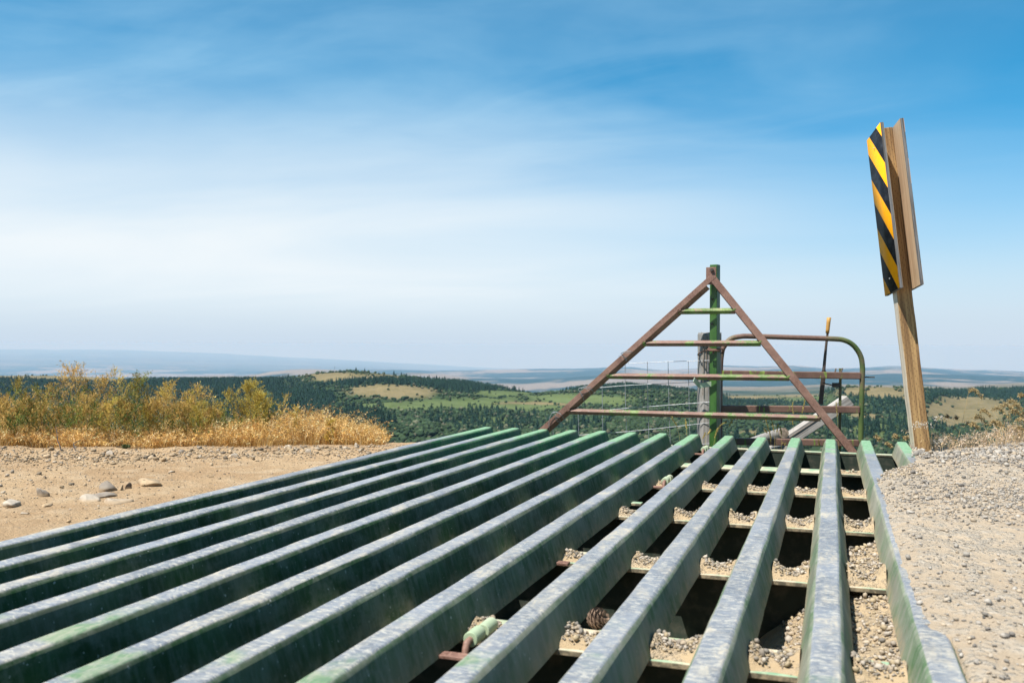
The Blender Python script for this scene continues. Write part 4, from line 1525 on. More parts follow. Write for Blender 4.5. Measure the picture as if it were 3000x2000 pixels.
# ------------------------------------------------------------------ old timbers lying behind the gate
a, b = at(*c1(1925, 930), D=6.42), at(*c1(1478, 1222), D=6.35)
d = unit(b - a)
t = thing("weathered_beam", "sun bleached square timber leaning behind the gate", "timber", b)
L = np.linalg.norm(b - a)
side = unit(np.cross(d, _fw))
fwd = unit(np.cross(side, d))
rot = Matrix(((side[0], fwd[0], d[0]), (side[1], fwd[1], d[1]), (side[2], fwd[2], d[2])))
m = MB()
ring = [(-.042, -.05), (.042, -.05), (.05, -.040), (.05, .04), (.042, .05), (-.042, .05), (-.05, .04), (-.05, -.04)]
zs = np.linspace(0, L + .25, 12)
V, F = [], []
for j, z in enumerate(zs):
    for i, (x, y) in enumerate(ring):
        k = .86 + .012 * math.sin(j * 2.1 + i * 1.3)
        V.append((x * k, y * k, z + (-.012 * (x + .05) / .1 if j == 0 else 0)))
for j in range(len(zs) - 1):
    for i in range(8):
        F.append((j * 8 + i, j * 8 + (i + 1) % 8, (j + 1) * 8 + (i + 1) % 8, (j + 1) * 8 + i))
F += [tuple(range(8))[::-1], tuple(range(88, 96))]
o = MB().add(V, F).build("beam_timber", M["wood_pale"])
mloc = Matrix.Translation(Vector(a) - t.location) @ rot.to_4x4()
o.parent = t
o.matrix_basis = mloc
for s_, of in ((-.018, .2), (.015, .5)):
    o2 = MB().box((s_ - .001, -.0475, of), (s_ + .001, -.0425, of + .33)).build("crack", M["wood_end"])
    o2.parent = t
    o2.matrix_basis = mloc

a, b = at(*c1(1560, 1112), D=6.28), at(*c1(1440, 1150), D=6.75)
t = thing("old_log", "round grey log end showing beside the leaning timber", "log", (a + b) / 2)
d = unit(b - a)
m = MB()
m.tube([a, a + d * .05, (a + b) / 2, b, b + d * .3], [.036, .0385, .040, .042, .040], 14, False)
m.build("log_bark", M["wood_grey"], t, 0, True)
m = MB()
side = unit(np.cross(d, (0, 0, 1)))
upv = np.cross(side, d)
V = [a - d * .002] + [a + (.0358 + .001 * math.sin(i * 2.3)) * (side * math.cos(i * 2 * math.pi / 16) + upv * math.sin(i * 2 * math.pi / 16)) for i in range(16)]
m.add(V, [(0, 1 + i, 1 + (i + 1) % 16) for i in range(16)])
m.build("log_end", M["wood_end"], t)
a, b = at(*c1(1592, 1202), D=6.12), at(*c1(1470, 1222), D=6.2)
t = thing("wood_block", "short pale block of wood lying under the bottom gate rail", "wood", (a + b) / 2)
MB().bar(a, b + unit(b - a) * .12, .06, .055).build("block", M["wood_pale"], t, .006)

# ------------------------------------------------------------------ leaning sign post with two hazard markers
e_dir = unit(np.array([-.179, .996, -.089]))
Bfl = at(2682, 1330, D=4.94)
Tfl = at(2575, 369, D=5.08)
a_dir = Tfl - Bfl
a_dir = unit(a_dir - e_dir * np.dot(a_dir, e_dir))
w_dir = unit(np.cross(e_dir, a_dir))
hp = float(np.dot(Tfl - Bfl, a_dir))
PW = .083
sign = thing("sign_post", "leaning brown wooden post carrying two striped hazard boards", "sign post", Bfl + a_dir * -.1)
base_m = Matrix(((w_dir[0], e_dir[0], a_dir[0], Bfl[0]), (w_dir[1], e_dir[1], a_dir[1], Bfl[1]), (w_dir[2], e_dir[2], a_dir[2], Bfl[2]), (0, 0, 0, 1)))


def sign_part(mb, name, mat, bevel=0, parent=None):
    o = mb.build(name, mat, None, bevel)
    o.parent = parent or sign
    o.matrix_local = (Matrix.Translation(-sign.location) @ base_m) if parent is None else Matrix.Identity(4)
    return o


def to_post(p):
    q = np.asarray(p) - Bfl
    return np.array([np.dot(q, w_dir), np.dot(q, e_dir), np.dot(q, a_dir)])


m = MB()
nz_ = 60
V, F = [], []
for j in range(nz_ + 1):
    z = -.15 + (hp + .15) * j / nz_
    for i, (x, y) in enumerate(((0, 0), (PW, 0), (PW, PW), (0, PW))):
        wob = .0012 * vnoise(np.array([z * 14.0 + i * 7]), np.array([i * 3.0]), 7)[0]
        V.append((x + wob, y + wob * .6, z))
for j in range(nz_):
    for i in range(4):
        F.append((j * 4 + i, j * 4 + (i + 1) % 4, (j + 1) * 4 + (i + 1) % 4, (j + 1) * 4 + i))
F.append(tuple(range(nz_ * 4, nz_ * 4 + 4)))
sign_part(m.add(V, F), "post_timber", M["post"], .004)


def c5(x, y):
    return 2480 + x / 2.75, 330 + y / 2.75


TH = .0165
pl = Bfl - w_dir * TH * 1.02
TL, TR, BR, BL = (to_post(on_plane(*c5(x, y), pl, w_dir)) for x, y in ((161, 232), (262, 90), (440, 1407), (315, 1474)))
y_near, y_far = (TR[1] + BR[1]) / 2, (TL[1] + BL[1]) / 2
z_t, z_b = (TL[2] + TR[2]) / 2, (BL[2] + BR[2]) / 2


def board(name, x0, x1, yn, yf, zt, zb, face_mat, face_x, label):
    """plywood board standing beside the post; its striped sheet is the face turned away from the post"""
    o = sign_part(MB().box((x0, yn, zb), (x1, yf, zt)), name, M["plywood_edge"], 0)
    o["label"] = label
    xs_ = face_x
    sg = -1 if face_x <= x0 else 1
    V = [(xs_, yf - .001, zt - .001), (xs_, yn + .001, zt - .001), (xs_, yn + .001, zb + .001), (xs_, yf - .001, zb + .001)]
    V += [(x + sg * .0012, y, z) for x, y, z in V]
    F = np.array([[0, 1, 2, 3], [4, 7, 6, 5], [0, 4, 5, 1], [1, 5, 6, 2], [2, 6, 7, 3], [3, 7, 4, 0]])
    uvs = [(0, 0), (1, 0), (1, 1), (0, 1)] * 2
    me = mesh_np("striped_face", V, F, uv=uvs)
    f = link("striped_face", me, M["marker"])
    f.parent = o
    bx0 = x1 + .0006 if sg < 0 else x0 - .0006
    bk = MB().box((min(bx0, bx0 - sg * .0008), yn + .0005, zb + .0005), (max(bx0, bx0 - sg * .0008), yf - .0005, zt - .0005)).build("plywood_face", M["plywood_back"])
    bk.parent = o
    for zf, yb_ in ((.10, .45), (.915, .46)):
        zc, yc = zt + (zb - zt) * zf, yf + (yn - yf) * yb_
        s = MB().tube([(xs_ - .0005 * -sg, yc, zc), (xs_ + sg * .005, yc, zc)], .0045, 8).build("screw", M["wire"])
        s.parent = o
    return o


board("marker_board", -TH * 1.02, -.0008, y_near, y_far, z_t, z_b, M["marker"], -TH * 1.02, "striped board facing left with black and yellow diagonals")
pl2 = Bfl + w_dir * (PW + .0008)
R_t, R_b = (to_post(on_plane(*c5(x, y), pl2, w_dir)) for x, y in ((425, 55), (602, 1382)))
yn2 = (R_t[1] + R_b[1]) / 2
board("marker_board", PW + .0012, PW + .0012 + TH, yn2, yn2 + (y_far - y_near), R_t[2], R_b[2], M["marker"], PW + .0012 + TH, "board facing right, showing its bare plywood back")

# ------------------------------------------------------------------ pine cone on the grit
pcn = at(1748, 1812, Z=-.062)
t = thing("pine_cone", "brown open pine cone resting on grit between two rails", "pine cone", pcn)
V, F = [], []
axis = unit(np.array([.75, -.25, .35]))
sx = unit(np.cross(axis, (0, 0, 1)))
sy = np.cross(axis, sx)
for k in range(60):
    u_ = k / 59
    a = k * 2.39996
    rr = .023 * math.sin(math.pi * (.12 + .80 * u_)) ** .8
    c0 = pcn + axis * (.044 * (u_ - .5))
    rd = sx * math.cos(a) + sy * math.sin(a)
    tn = np.cross(axis, rd)
    tip = c0 + rd * rr + axis * .004
    w = .0064 * (.5 + math.sin(math.pi * u_))
    b = len(V)
    V += [c0 + rd * .003 - tn * w * .4, c0 + rd * .003 + tn * w * .4, tip + tn * w, tip + axis * .003 + rd * .002, tip - tn * w,
          c0 + rd * .003 - axis * .003, tip - axis * .0035]
    F += [(b, b + 1, b + 2, b + 3, b + 4), (b + 5, b + 6, b + 4, b), (b + 5, b + 1, b + 2, b + 6), (b + 6, b + 2, b + 3, b + 4)]
MB().add(V, F).build("cone_scales", M["cone"], t)

# ------------------------------------------------------------------ plants


class Plant:
    """gathers stems (ribbons of five points) and leaf slips, then links them as parts of one plant"""

    def __init__(s):
        s.P, s.W, s.C, s.L, s.LC = [], [], [], [], []

    def stem(s, pts, w0, w1, col):
        pts = np.asarray(pts)
        if len(pts) != 5:
            idx = np.linspace(0, len(pts) - 1, 5)
            pts = np.array([[np.interp(i, range(len(pts)), pts[:, k]) for k in range(3)] for i in idx])
        s.P.append(pts)
        s.W.append(np.linspace(w0, w1, 5))
        s.C.append(col)
        return pts

    def leaf(s, p, d, ln, w, col, g):
        d = unit(d)
        sd = unit(np.cross(d, g.normal(0, 1, 3)))
        q = np.asarray(p)
        s.L.append([q, q + d * ln * .5 + sd * w / 2, q + d * ln, q + d * ln * .5 - sd * w / 2])
        s.LC.append(col)

    def parts(s, t, g, stem_name="stem", leaf_name="foliage", stuff=False):
        n = len(s.P)
        a = g.uniform(0, math.pi, n)
        V, F, C = ribbons(np.array(s.P), np.array(s.W), np.stack([np.cos(a) * .9, np.sin(a) * .5, .2 * np.ones(n)], -1), np.array(s.C))
        link(stem_name, mesh_np(stem_name, V, F, C), M["stalk"], t)
        if s.L:
            V = np.array(s.L).reshape(-1, 3)
            F = np.arange(len(V)).reshape(-1, 4)
            link(leaf_name, mesh_np(leaf_name, V, F, np.repeat(np.array(s.LC), 4, axis=0)), M["leaf"], t)


OLIVE, YEL, GREEN, TAN_, DGREEN = (.305, .212, .048), (.44, .345, .058), (.110, .150, .030), (.54, .345, .115), (.055, .095, .022)


def verge_point(u, beyond):
    p = at(u, 1335, Z=-.02)
    for _ in range(60):
        if past_edge(p[0], p[1]) >= beyond:
            break
        p = at(u, 1335, Z=-.02) + (p - at(u, 1335, Z=-.02)) + unit(np.array([p[0], p[1], 0])) * .02
    p[2] = dirt_z(p[0], p[1])
    return p


def weed(u, vtop, beyond, pal, label, seed, spread=1.0, dense=1.0, lean=0.0, name="tall_weed", low=.07):
    g = np.random.default_rng(seed)
    p = verge_point(u, beyond)
    D = float(np.dot(p - EYE, _fw))
    h = CAMH - (vtop - HORIZON) / FPX * D - p[2]
    t = thing(name, label, "weed", p, "tall weeds along the left verge")
    k = Plant()
    ld = _r * (lean * h) + np.array([g.normal(0, .02), g.normal(0, .02), 0])
    main = np.array([p + ld * (s ** 1.5) + np.array([0, 0, h * .96 * s]) + np.array([g.normal(0, .004), g.normal(0, .004), 0]) * (s > 0) for s in np.linspace(0, 1, 5)])
    k.stem(main, .0062, .0018, np.array((.17, .115, .045)))
    nb = int(30 * dense * max(.7, h / .4))
    for i in range(nb):
        s = low + (1 - low) * (i / nb) ** .8
        o = np.array([np.interp(s * 4, range(5), main[:, q]) for q in range(3)])
        a = g.uniform(0, 2 * math.pi)
        ln = h * spread * (.34 * (1 - s) + .12) * g.uniform(.7, 1.2)
        out = np.array([math.cos(a), math.sin(a), 0])
        el = g.uniform(.75, 1.25)
        br = np.array([o + out * ln * .75 * math.sin(q * 1.2) / math.sin(1.2) + np.array([0, 0, ln * el * q ** 1.35]) for q in np.linspace(0, 1, 5)])
        br[:, 2] = np.minimum(br[:, 2], p[2] + h * 1.02)
        mixf = g.uniform(0, 1)
        c0 = np.array(pal[0]) * (1 - mixf) + np.array(pal[1]) * mixf
        if s < .55 and g.uniform() < .5:
            c0 = np.array(pal[2])
        c0 = c0 * g.uniform(.75, 1.25)
        k.stem(br, .0022, .0011, c0 * .9)
        nt = int(9 * dense)
        for j in range(nt):
            q = .25 + .75 * j / nt
            o2 = np.array([np.interp(q * 4, range(5), br[:, z]) for z in range(3)])
            d2 = unit(out * g.uniform(-.2, .9) + np.array([g.normal(0, .55), g.normal(0, .55), g.uniform(.5, 1.3)]))
            l2 = g.uniform(.022, .058) * (h / .4) ** .5
            e_ = o2 + d2 * l2
            bend = np.array([g.normal(0, .004), g.normal(0, .004), .006])
            k.stem(np.array([o2 + (e_ - o2) * z + bend * math.sin(z * math.pi) for z in np.linspace(0, 1, 5)]), .0016, .0009, c0)
            for z in range(4):
                f_ = g.uniform(.25, 1)
                k.leaf(o2 + (e_ - o2) * f_, d2 + g.normal(0, .7, 3), g.uniform(.009, .019), g.uniform(.0022, .0045), c0 * g.uniform(.75, 1.35), g)
    k.parts(t, g)


W1, W2, W3 = (OLIVE, TAN_, GREEN), (YEL, OLIVE, GREEN), (GREEN, OLIVE, DGREEN)
W4 = (TAN_, YEL, OLIVE)
WEEDS = [
    (51, 1124, .30, W3, "dark green bushy weed with a bare brown stem, nearest the left edge", .9, 1.0, 0),
    (122, 1150, .35, W3, "green forked weed with a thick lower stem", 1.1, 1.1, 0),
    (222, 1086, .45, W1, "tallest tan tipped weed of the verge, feathery at the top", 1.0, 1.3, -.06),
    (175, 1142, .55, W1, "olive weed filling the gap left of the tallest weed", 1.2, 1.1, 0),
    (290, 1118, .55, W1, "olive brown weed just right of the tallest weed", 1.1, 1.2, .02),
    (340, 1094, .60, W4, "thin dry tan weed with a single raised tip", .7, .8, .0),
    (408, 1108, .40, W3, "green pointed weed with a bright leafy top", .75, 1.2, .0),
    (372, 1132, .25, W3, "dark leafed weed below the green pointed weed", .8, .9, 0),
    (478, 1134, .40, W4, "golden feathery weed on a straight bare stem", .95, 1.2, .02),
    (530, 1158, .55, W1, "loose olive weed between two golden weeds", 1.0, 1.0, 0),
    (568, 1142, .50, W4, "golden weed leaning right with curled tips", .9, 1.1, .10),
    (612, 1142, .60, W4, "lone thin stem with a small curled golden tip", .45, .45, .12),
    (690, 1150, .55, W2, "yellow green weed left of the big bush", .8, 1.0, -.05),
    (735, 1130, .50, W2, "big yellow green bush, tallest at the right end of the weeds", .9, 1.6, 0),
    (770, 1166, .40, W2, "round yellow bush half sunk in the golden grass", 1.0, 1.7, .03),
    (815, 1160, .55, W4, "wispy golden weed leaning right beside the yellow bush", .6, .6, .22),
    (858, 1196, .45, W4, "short tan spike weed above the golden grass", .45, .9, .0),
    (968, 1234, .35, W4, "small tan spike weed near the right end of the grass", .5, 1.0, .03),
    (8, 1166, .55, W1, "olive weed cut by the left edge of the photo", 1.0, 1.0, 0),
    (85, 1168, .65, W1, "brown olive weed behind the two dark green weeds", 1.2, 1.0, 0),
    (255, 1170, .30, W1, "low spreading olive weed under the tallest weed", 1.3, 1.1, 0),
    (320, 1182, .30, W4, "low golden brown weed in front of the thin dry weed", 1.2, 1.0, 0),
    (440, 1178, .35, W1, "low olive weed between the pointed weed and golden weed", 1.2, 1.0, 0),
    (645, 1186, .50, W2, "low pale yellow weed in the dip of the verge", 1.1, .9, 0),
    (20, 1215, .25, W1, "low brown weed at the far left of the verge", 1.3, 1.0, 0),
    (590, 1205, .35, W2, "low green yellow weed behind the flat verge stones", 1.2, .9, 0),
]
for k_, (u, v, bey, pal, lab, spr, den, ln) in enumerate(WEEDS):
    weed(u, v, bey, pal, lab, 500 + k_, spr, den, ln)
gf = np.random.default_rng(55)
for k_ in range(26):
    u = -60 + 27.5 * k_ + gf.uniform(-8, 8)
    v = gf.uniform(1165, 1215) + (8 if u > 560 else 0)
    weed(u, v, gf.uniform(.35, .95), (W1, W1, W4, W2 if u > 500 else W1)[k_ % 4], "one of the mixed olive and tan weeds filling the verge thicket", 600 + k_, 1.35, 1.15, gf.normal(0, .05))
weed(-120, 1140, .4, W1, "olive weed standing just beyond the left edge of the photo", 540, 1.1, 1.0, 0)
for k_, (u, v, pal, lab) in enumerate([(250, 1322, W3, "low dark green creeping plant by the smooth white stone"), (470, 1318, W3, "low green creeping plant under the golden feathery weed"),
                                       (545, 1312, W3, "grey green creeping plant beside the tilted dark stone"), (370, 1312, W3, "small bright green plant at the foot of the weeds")]):
    weed(u, v + 3, .05, ((.075, .105, .04), (.14, .14, .06), (.07, .095, .035)), lab, 560 + k_, 5.5, .8, 0, "creeping_plant", .05)
# two bare dead stems leaning out over the road
for k_, (pts, lab) in enumerate([(((720 / 3.92, 1050 + 1120 / 3.92), (690 / 3.92, 1050 + 1010 / 3.92), (664 / 3.92, 1050 + 940 / 3.92), (655 / 3.92, 1050 + 860 / 3.92), (640 / 3.92, 1050 + 780 / 3.92)),
                                  "thin dark dead stem leaning at the verge, left of its pair"),
                                 (((880 / 3.92, 1050 + 1095 / 3.92), (862 / 3.92, 1050 + 1040 / 3.92), (845 / 3.92, 1050 + 985 / 3.92), (870 / 3.92, 1050 + 962 / 3.92), (930 / 3.92, 1050 + 930 / 3.92)),
                                  "forked dark dead stem at the verge, right of its pair")]):
    D0 = 4.62
    P3 = [at(u, v, D=D0 + .02 * i) for i, (u, v) in enumerate(pts)]
    t = thing("dead_stem", lab, "dead stem", P3[0])
    MB().tube(curve_pts(P3, 16), np.linspace(.0042, .0016, len(curve_pts(P3, 16))), 6).build("stem", M["dark_steel"], t)


def grass_mass(name, roots, h, lean_dir, rng, label, cols, head=True, wide=1.0, fan=None):
    """dry bunch grass: arching stems with drooping seed heads, and shorter leaf blades"""
    n = len(roots)
    a = rng.uniform(0, 2 * np.pi, n)
    ln = rng.uniform(.10, .95, n) ** 1.2 * h
    drx = np.cos(a) * ln + lean_dir[0] * h
    dry = np.sin(a) * ln + lean_dir[1] * h
    if fan is not None:
        drx, dry = drx * .6 + fan[:, 0] * h, dry * .6 + fan[:, 1] * h
    s = np.linspace(0, 1, 6)[None, :]
    X = roots[:, :1] + drx[:, None] * s ** 2
    Y = roots[:, 1:2] + dry[:, None] * s ** 2
    Z = roots[:, 2:3] + h[:, None] * (s - .18 * s ** 4 * rng.uniform(.2, 1.6, n)[:, None])
    P = np.stack([X, Y, Z], -1)
    W = np.linspace(.0021, .0008, 6)[None, :] * rng.uniform(.7, 1.3, n)[:, None] * wide
    b = rng.uniform(0, np.pi, n)
    side = np.stack([np.cos(b), np.sin(b), 0 * b], -1)
    ci = rng.integers(0, len(cols), n)
    C = np.array(cols)[ci] * rng.uniform(.72, 1.22, (n, 1))
    V1, F1, C1 = ribbons(P, W, side, C)
    parts_v, parts_f, parts_c, nv = [V1], [F1], [C1], len(V1)
    if head:
        m = 7
        q = rng.uniform(.66, 1.0, (n, m))
        base = np.stack([np.stack([np.interp(q[:, j], [0, 1], [0, 1]) for j in range(m)], 1)] * 1, -1)
        idx = q * 5
        i0 = np.minimum(idx.astype(int), 4)
        f = (idx - i0)[..., None]
        ar = np.arange(n)[:, None]
        o = P[ar, i0] * (1 - f) + P[ar, i0 + 1] * f
        d = rng.normal(0, .55, (n, m, 3))
        d[..., 2] -= .35
        d[..., :2] += np.stack([drx, dry], -1)[:, None, :] * 6
        d /= np.linalg.norm(d, axis=-1, keepdims=True)
        ll = rng.uniform(.010, .021, (n, m, 1))
        o = o + d * .004
        sd = np.cross(d, rng.normal(0, 1, (n, m, 3)))
        sd /= np.linalg.norm(sd, axis=-1, keepdims=True)
        ww = rng.uniform(.0012, .0026, (n, m, 1)) * wide
        Q = np.stack([o, o + d * ll * .45 + sd * ww, o + d * ll, o + d * ll * .45 - sd * ww], 2)
        parts_v.append(Q.reshape(-1, 3))
        parts_f.append(np.arange(n * m * 4).reshape(-1, 4) + nv)
        hc = np.clip(C[:, None, :] * np.array([1.22, 1.2, 1.25]) * rng.uniform(.8, 1.3, (n, m, 1)), 0, .85)
        parts_c.append(np.repeat(hc.reshape(-1, 3), 4, axis=0))
    me = mesh_np(name, np.concatenate(parts_v), np.concatenate(parts_f), np.concatenate(parts_c))
    return tag(link(name, me, M["dry_grass"]), label, "grass", kind="stuff")


g = np.random.default_rng(77)
GOLD = [(.52, .315, .09), (.60, .41, .16), (.42, .225, .06), (.66, .50, .26), (.27, .14, .042), (.54, .345, .115)]
nt = 4200
cx_, cy_ = g.uniform(-7.5, -1.75, nt), g.uniform(1.0, 6.4, nt)
ce = past_edge(cx_, cy_)
ok = (ce > .02 + .34 * np.abs(fbm(cx_ * 4, cy_ * 4, 99, 2))) & (ce < 1.4)
cx_, cy_ = cx_[ok], cy_[ok]
nt = len(cx_)
m_ = 34
tr = g.uniform(.02, .05, nt)
off = g.normal(0, 1, (nt, m_, 2)) * tr[:, None, None]
th = g.uniform(.55, 1.5, nt) ** 1.0
x_ = (cx_[:, None] + off[..., 0]).ravel()
y_ = (cy_[:, None] + off[..., 1]).ravel()
fan = (off / tr[:, None, None] * .30).reshape(-1, 2)
th = np.repeat(th, m_)
tone = np.repeat(g.uniform(0, 1, nt), m_)
e = past_edge(x_, y_)
Dd = -x_ * math.sin(YAW) + y_ * math.cos(YAW)
uu = 1500 + FPX * (x_ * math.cos(YAW) + y_ * math.sin(YAW)) / Dd
ok = (e > .01) & (uu < 1140 - 40 * e) & (uu > -450)
x_, y_, e, uu, fan, th, tone = x_[ok], y_[ok], e[ok], uu[ok], fan[ok], th[ok], tone[ok]
h = (.120 + .05 * fbm(x_ * 1.6, y_ * 1.6, 93, 3)) * g.uniform(.6, 1.2, len(x_)) * th
h *= np.interp(uu, [0, 480, 600, 780, 900, 1000, 1080, 1140], [.72, .74, .92, 1.2, 1.38, 1.05, .85, .4]) * np.interp(e, [0, .12, .5, 1.3], [.62, .9, 1.1, 1.25])
order = np.argsort(tone)
grass_mass("dry_grass", np.stack([x_, y_, dirt_z(x_, y_) - .004], -1), h, (.12, .05), g, "golden dry grass massed along the left verge below the weeds", GOLD, fan=fan)

n = 15000
x_ = g.uniform(.42, 4.6, n)
y_ = g.uniform(5.2, 8, n)
e = gravel_past(x_, y_)
ok = (e > .02) & (e < .75) & (g.uniform(0, 1, n) < .30 + .8 * (fbm(x_ * 3, y_ * 3, 95, 2) > -.05))
x_, y_, e = x_[ok], y_[ok], e[ok]
h = g.uniform(.045, .15, len(x_)) * (1 + .35 * fbm(x_ * 2, y_ * 2, 97, 2))
grass_mass("roadside_grass", np.stack([x_, y_, gravel_z(x_, y_) - .004], -1), h, (.05, .03), g, "short bleached scrub grass behind the gravel by the sign post",
           [(.40, .30, .19), (.48, .38, .26), (.33, .235, .14), (.43, .31, .16), (.52, .43, .33)])


def plume(u, v, ub, D, label, seed, col, ln=.11, curl=.6, name="plume_grass", n_st=1):
    """tall stalk with a drooping tasselled seed head"""
    g = np.random.default_rng(seed)
    b = at(ub, 1300, D=D)
    b[2] = gravel_z(b[0], b[1]) - .02
    if b[2] < -.40 or u < 2640:
        b[2] = -.32
    tip = at(u, v, D=D)
    t = thing(name, label, "grass", b, "seed head grasses behind the gravel")
    k = Plant()
    for q in range(n_st):
        tp = tip + (np.array([g.normal(0, .045), g.normal(0, .03), -abs(g.normal(0, .05))]) if q else 0)
        top = tp + np.array([0, 0, .012])
        ctrl = [b + g.normal(0, .006, 3), b * .55 + top * .45 + np.array([0, 0, .02]), top - _r * ln * curl * .35 + np.array([0, 0, -.02]), top, top + _r * ln * curl * .55 - np.array([0, 0, ln * curl * .55])]
        c = curve_pts(ctrl, 60)
        k.stem(c, .0026, .0012, np.array(col) * .8)
        m = len(c)
        for i in range(int(m * .56), m):
            for r_ in range(8 if col is GP else 3):
                s = (i - m * .56) / (m * .44)
                d = np.array([g.normal(0, .6), g.normal(0, .6), g.normal(-.5, .5)]) + _r * .35
                k.leaf(c[i] + g.normal(0, .0045, 3) * (1.2 - .6 * s), d, g.uniform(.009, .020), g.uniform(.003, .0055), np.array(col) * g.uniform(.65, 1.4), g)
    k.parts(t, g, "stalk", "seed_head")


GP, DP = (.38, .285, .14), (.30, .195, .095)
PL = [
    (2852, 1146, 2795, 5.15, "single tall grass stalk with a curled plume leaning right", GP, .10, .8, 1),
    (2884, 1206, 2888, 5.25, "golden drooping plume left of the big plume cluster", GP, .07, .9, 1),
    (2868, 1224, 2872, 5.20, "low golden plume arching over the scrub", GP, .08, .9, 2),
    (2850, 1244, 2842, 5.15, "short golden plume next to the scrub, right of the tall stalk", GP, .07, .7, 1),
    (2948, 1190, 2944, 5.3, "big golden plume cluster at the right side of the photo", GP, .11, .9, 4),
    (2968, 1178, 2962, 5.4, "tallest plume of the right hand cluster", GP, .10, .9, 2),
    (2990, 1160, 2990, 5.45, "upright golden plume at the right edge", GP, .06, .3, 1),
    (2925, 1242, 2930, 5.2, "low plume at the foot of the big cluster", GP, .06, .8, 1),
    (2992, 1230, 2985, 5.2, "arching golden plume low at the right edge", GP, .09, .9, 2),
    (2835, 1242, 2826, 5.35, "dark brown drooping plume behind the tall stalk", DP, .06, .7, 1),
    (2774, 1222, 2770, 5.4, "thin dark brown seed spike right of the post", DP, .05, .2, 1),
    (2800, 1226, 2800, 5.5, "thick dark brown seed spike beside the tall stalk", DP, .05, .3, 1),
    (2572, 1288, 2600, 5.6, "golden plume drooping left between the two last rails", GP, .06, -.5, 1),
    (2622, 1280, 2615, 5.6, "upright golden plume between the two last rails", GP, .07, .3, 1),
    (2604, 1308, 2610, 5.55, "low golden plume heap between the two last rails", GP, .07, -.4, 2),
    (2652, 1284, 2645, 5.6, "small golden plume just left of the sign post", GP, .04, .4, 1),
]
for k_, (u, v, ub, D, lab, col, ln, cu_, ns) in enumerate(PL):
    plume(u, v, ub, D, lab, 700 + k_, col, ln, cu_, "plume_grass", ns)

# white flowered weed at the foot of the sign post
g = np.random.default_rng(31)
b = at(2722, 1318, D=4.86)
t = thing("flowering_weed", "thin weed with pale flower clusters in front of the sign post", "weed", b)
k = Plant()
stems = [((2718, 1282), (2705, 1262), (2698, 1246)), ((2728, 1278), (2735, 1258), (2744, 1228)), ((2722, 1290), (2700, 1268), (2682, 1250)), ((2730, 1290), (2728, 1262), (2727, 1243))]
for s in stems:
    c = curve_pts([b] + [at(u, v, D=4.83) for u, v in s], 20)
    k.stem(c, .0022, .0012, np.array((.25, .17, .09)))
for (u, v, nn, sp) in ((2690, 1243, 46, 11), (2706, 1246, 46, 12), (2745, 1224, 36, 10), (2755, 1220, 10, 3), (2682, 1250, 14, 5), (2728, 1242, 8, 3), (2760, 1290, 24, 8), (2745, 1296, 24, 8)):
    for _ in range(nn):
        q = at(u + g.normal(0, sp), v + g.normal(0, sp * .38), D=4.83 + g.normal(0, .015))
        k.leaf(q, g.normal(0, 1, 3) + np.array([0, 0, .8]), g.uniform(.007, .012), g.uniform(.003, .005), np.array((.56, .50, .42)) * g.uniform(.75, 1.2), g)
k.parts(t, g, "stem", "flower_cluster")

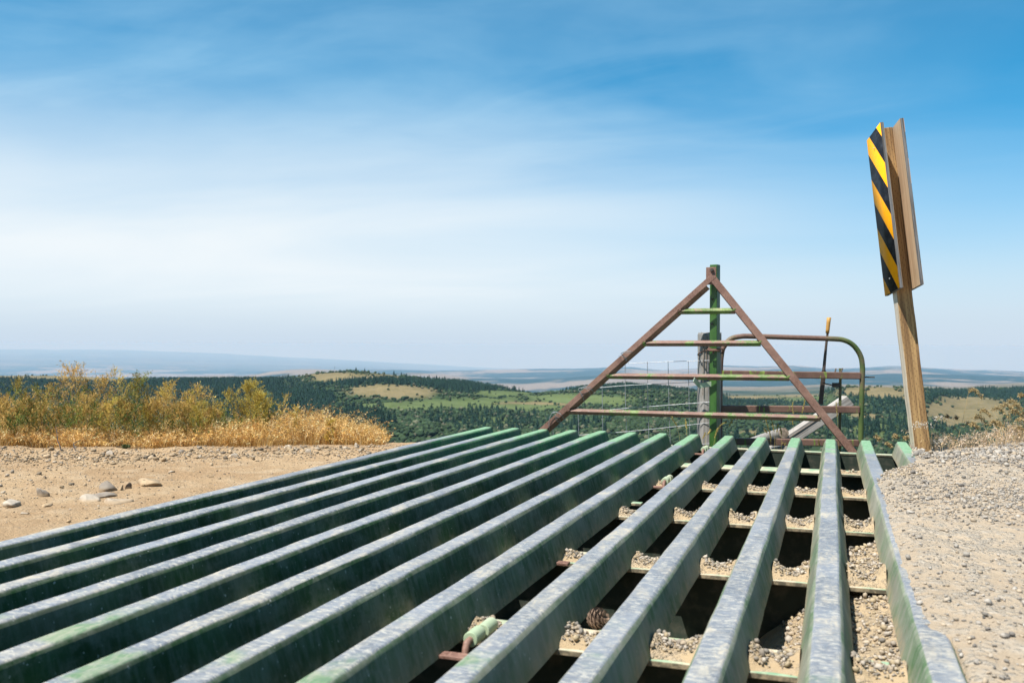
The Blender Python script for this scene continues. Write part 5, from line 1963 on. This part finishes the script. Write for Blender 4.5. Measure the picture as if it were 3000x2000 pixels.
# seeding grass stalks about the posts and the gate
STK = [("clump of yellow grass stalks at the foot of the green post", 5.60,
        [((1118, 1260), (1150, 1140), (1190, 1078), (1224, 1051)), ((1120, 1250), (1150, 1170), (1172, 1110), (1192, 1078)), ((1085, 1250), (1090, 1180), (1108, 1118)),
         ((1100, 1250), (1110, 1160), (1138, 1098)), ((1150, 1260), (1158, 1180), (1178, 1096))]),
       ("two thin grass stalks in front of the wire mesh", 5.62,
        [((985, 1260), (960, 1120), (918, 1025)), ((1010, 1260), (1005, 1130), (997, 1043))]),
       ("lone grass stalk leaning right beside the green post", 5.75, [((1225, 1240), (1238, 1120), (1262, 1043))]),
       ("tangle of brown grass stalks before the old log", 5.8,
        [((1500, 1260), (1482, 1140), (1460, 1042)), ((1510, 1260), (1508, 1150), (1492, 1040)), ((1530, 1250), (1520, 1150), (1526, 1070)), ((1320, 1215), (1350, 1165), (1390, 1124)),
         ((1480, 1230), (1470, 1150), (1452, 1090)), ((1540, 1250), (1548, 1160), (1542, 1085)), ((1500, 1250), (1540, 1190), (1565, 1176)), ((1495, 1250), (1490, 1200), (1480, 1105))]),
       ("three grass stalks standing in front of the lower gate rails", 5.85,
        [((1620, 1240), (1616, 1080), (1610, 944)), ((1650, 1240), (1660, 1060), (1680, 930)), ((1618, 1240), (1612, 1110), (1614, 1020))]),
       ("short pale grass stalk sprouting behind the end beam", 5.68, [((1766, 1260), (1765, 1215), (1762, 1160))]),
       ("single grass stalk rising beside the gate latch upright", 5.9, [((1880, 1250), (1872, 1080), (1862, 945))])]
for k_, (lab, D, lines) in enumerate(STK):
    g = np.random.default_rng(800 + k_)
    b = at(*c1(*lines[0][0]), D=D)
    t = thing("grass_stalk", lab, "grass", b)
    k = Plant()
    for ln in lines:
        pts = [at(*c1(x, y), D=D) for x, y in ln]
        pts[0] = np.array([pts[0][0], pts[0][1], -.31])
        c = curve_pts(pts, 40)
        col = np.array((.46, .36, .12)) * g.uniform(.65, 1.15)
        k.stem(c, .0020, .0011, col * .8)
        for i in range(int(len(c) * .66), len(c)):
            for r_ in range(5):
                dd = unit(c[min(i + 1, len(c) - 1)] - c[i - 1]) + g.normal(0, .28, 3)
                k.leaf(c[i], dd, g.uniform(.010, .017), g.uniform(.003, .0045), col * g.uniform(.8, 1.3), g)
    k.parts(t, g, "stalk", "seed_head")

# ------------------------------------------------------------------ the air between here and the far hills
hz = NT("summer_haze")
hz.n.remove(hz.b)
pv = hz.node("ShaderNodeVolumePrincipled")
pv.inputs["Color"].default_value = (.32, .52, .765, 1)
pv.inputs["Absorption Color"].default_value = (.51, .256, 0.0, 1)
pv.inputs["Density"].default_value = 4.4e-5
pv.inputs["Anisotropy"].default_value = 0.0
hz.l.new(pv.outputs[0], hz.out.inputs["Volume"])
bpy.context.view_layer.update()
zlow = min(v.co.z for v in bpy.data.objects["hills"].data.vertices)
o = MB().box((-85000, -85000, zlow - 2), (85000, 85000, 2.3)).build("haze", hz.m)
tag(o, "thin blue haze filling the air towards the far hills", "haze", kind="stuff")
